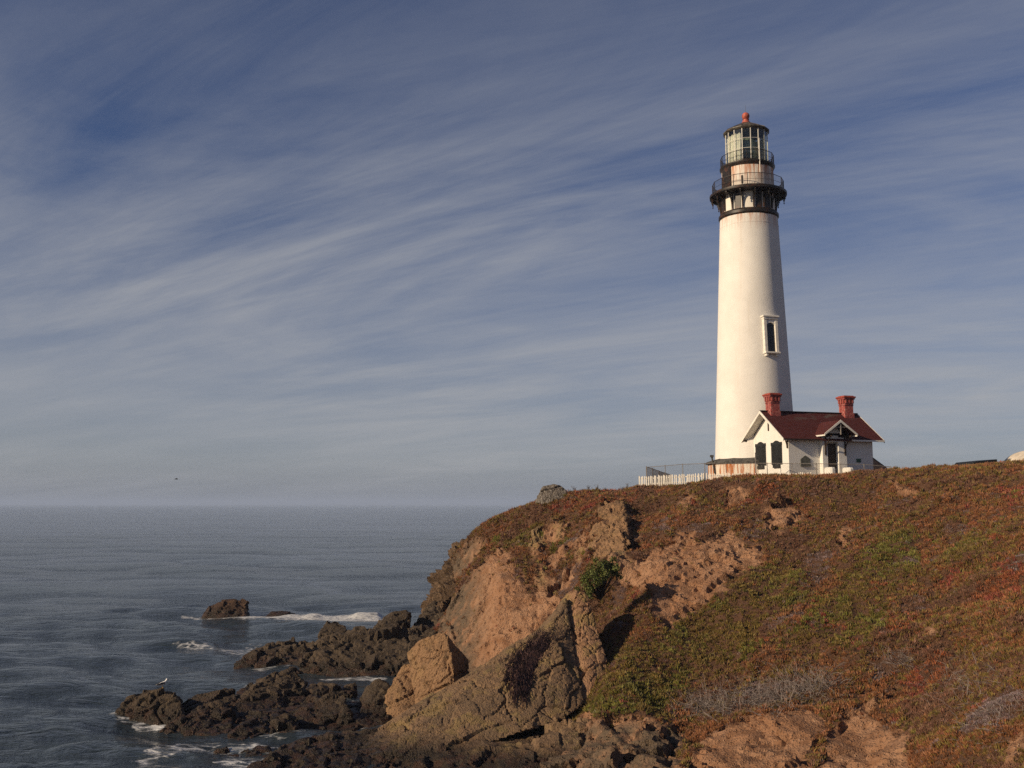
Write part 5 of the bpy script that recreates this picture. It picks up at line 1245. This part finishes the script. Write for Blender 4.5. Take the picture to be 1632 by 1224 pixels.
# ================================================================== birds
M_gullw = NT('gull_white_feathers').done((0.75, 0.74, 0.72), .8); M_gullg = NT('gull_dark_wing').done((0.06, 0.06, 0.065), .8); M_bill = NT('gull_yellow_bill').done((0.55, 0.33, 0.05), .5)
gdr = (P(257, 1098, 10) - Vector((0, 0, CAM_Z))).normalized()
gro = bpy.data.objects['gull_rock']; gv = verts_of(gro.data); sel = gv[np.abs(project(gv)[0] - 257) < 4]; topq = sel[sel[:, 2].argmax()]
gl_ = tag(empty('gull', (topq[0], topq[1], topq[2] - .01), R(40)), 'white and dark gull standing on the seaward rock', 'bird')
def ellip(prof, n=12):                          # body of revolution along x with a bent spine
    V = []; Fc = []
    for x, z, ry, rz in prof:
        for k in range(n):
            a = 2 * math.pi * k / n; V.append((x, math.cos(a) * ry, z + math.sin(a) * rz))
    for i in range(len(prof) - 1):
        for k in range(n): k2 = (k + 1) % n; Fc.append((i * n + k, i * n + k2, (i + 1) * n + k2, (i + 1) * n + k))
    Fc += [tuple(range(n - 1, -1, -1)), tuple((len(prof) - 1) * n + k for k in range(n))]
    return MB().add(V, Fc)
ellip([(-.33, .20, .015, .012), (-.22, .20, .05, .03), (-.10, .215, .085, .075), (.03, .235, .10, .10), (.13, .27, .085, .095), (.18, .33, .055, .065), (.20, .39, .045, .045), (.225, .425, .055, .055), (.27, .435, .045, .045), (.30, .43, .015, .018)]).build('body', M_gullw, gl_, True)
for s_ in (-1, 1):
    ellip([(-.36, .205, .008, .01), (-.2, .235, .018, .035), (-.05, .26, .022, .06), (.08, .27, .018, .05), (.13, .27, .004, .01)]).build('wing', M_gullg, gl_, True).location = (0, s_ * .085, 0)
    MB().tube((.02, s_ * .035, .15), (.02, s_ * .035, .0), .007, .006, 5).box((.045, s_ * .035, .006), (.07, .045, .01)).build('leg', M_bill, gl_)
MB().tube((.295, 0, .43), (.36, 0, .418), .012, .003, 6).build('bill', M_bill, gl_)
gl_.scale = (1.1, 1.1, 1.1)
fb = P(281, 763.5, 160); bd = tag(empty('flying_bird', fb, R(25)), 'tiny dark bird flying low over the horizon', 'bird')
ellip([(-.30, 0, .01, .01), (-.15, 0, .05, .05), (.05, 0, .075, .07), (.2, .01, .05, .05), (.30, .0, .01, .01)]).build('body', M_gullg, bd, True)
for s_ in (-1, 1):
    V = [(.10, s_ * .05, .02), (-.08, s_ * .05, .02), (.12, s_ * .35, .14), (-.04, s_ * .35, .14), (-.05, s_ * .68, .06), (-.10, s_ * .66, .06)]
    MB().add(V + [(a, b, c_ - .015) for a, b, c_ in V], [(0, 1, 3, 2), (2, 3, 5, 4), (6, 8, 9, 7), (8, 10, 11, 9), (0, 2, 8, 6), (2, 4, 10, 8), (1, 7, 9, 3), (3, 9, 11, 5), (4, 5, 11, 10)]).build('wing', M_gullg, bd)

# ------------------------------------------------------------------ the sea air
t = NT('sea_air'); t.n.remove(t.b)
pv = t.node('ShaderNodeVolumePrincipled'); pv.inputs['Color'].default_value = (0.60, 0.74, 1.0, 1); pv.inputs['Density'].default_value = 0.00013; pv.inputs['Anisotropy'].default_value = 0.0
t.l.new(pv.outputs[0], t.out.inputs['Volume'])
hz_ = MB().box((0, 0, 28.5), (30000, 30000, 67)).build('haze', t.m)
tag(hz_, 'thin pale sea haze filling the air to the horizon', 'haze', None, 'stuff')
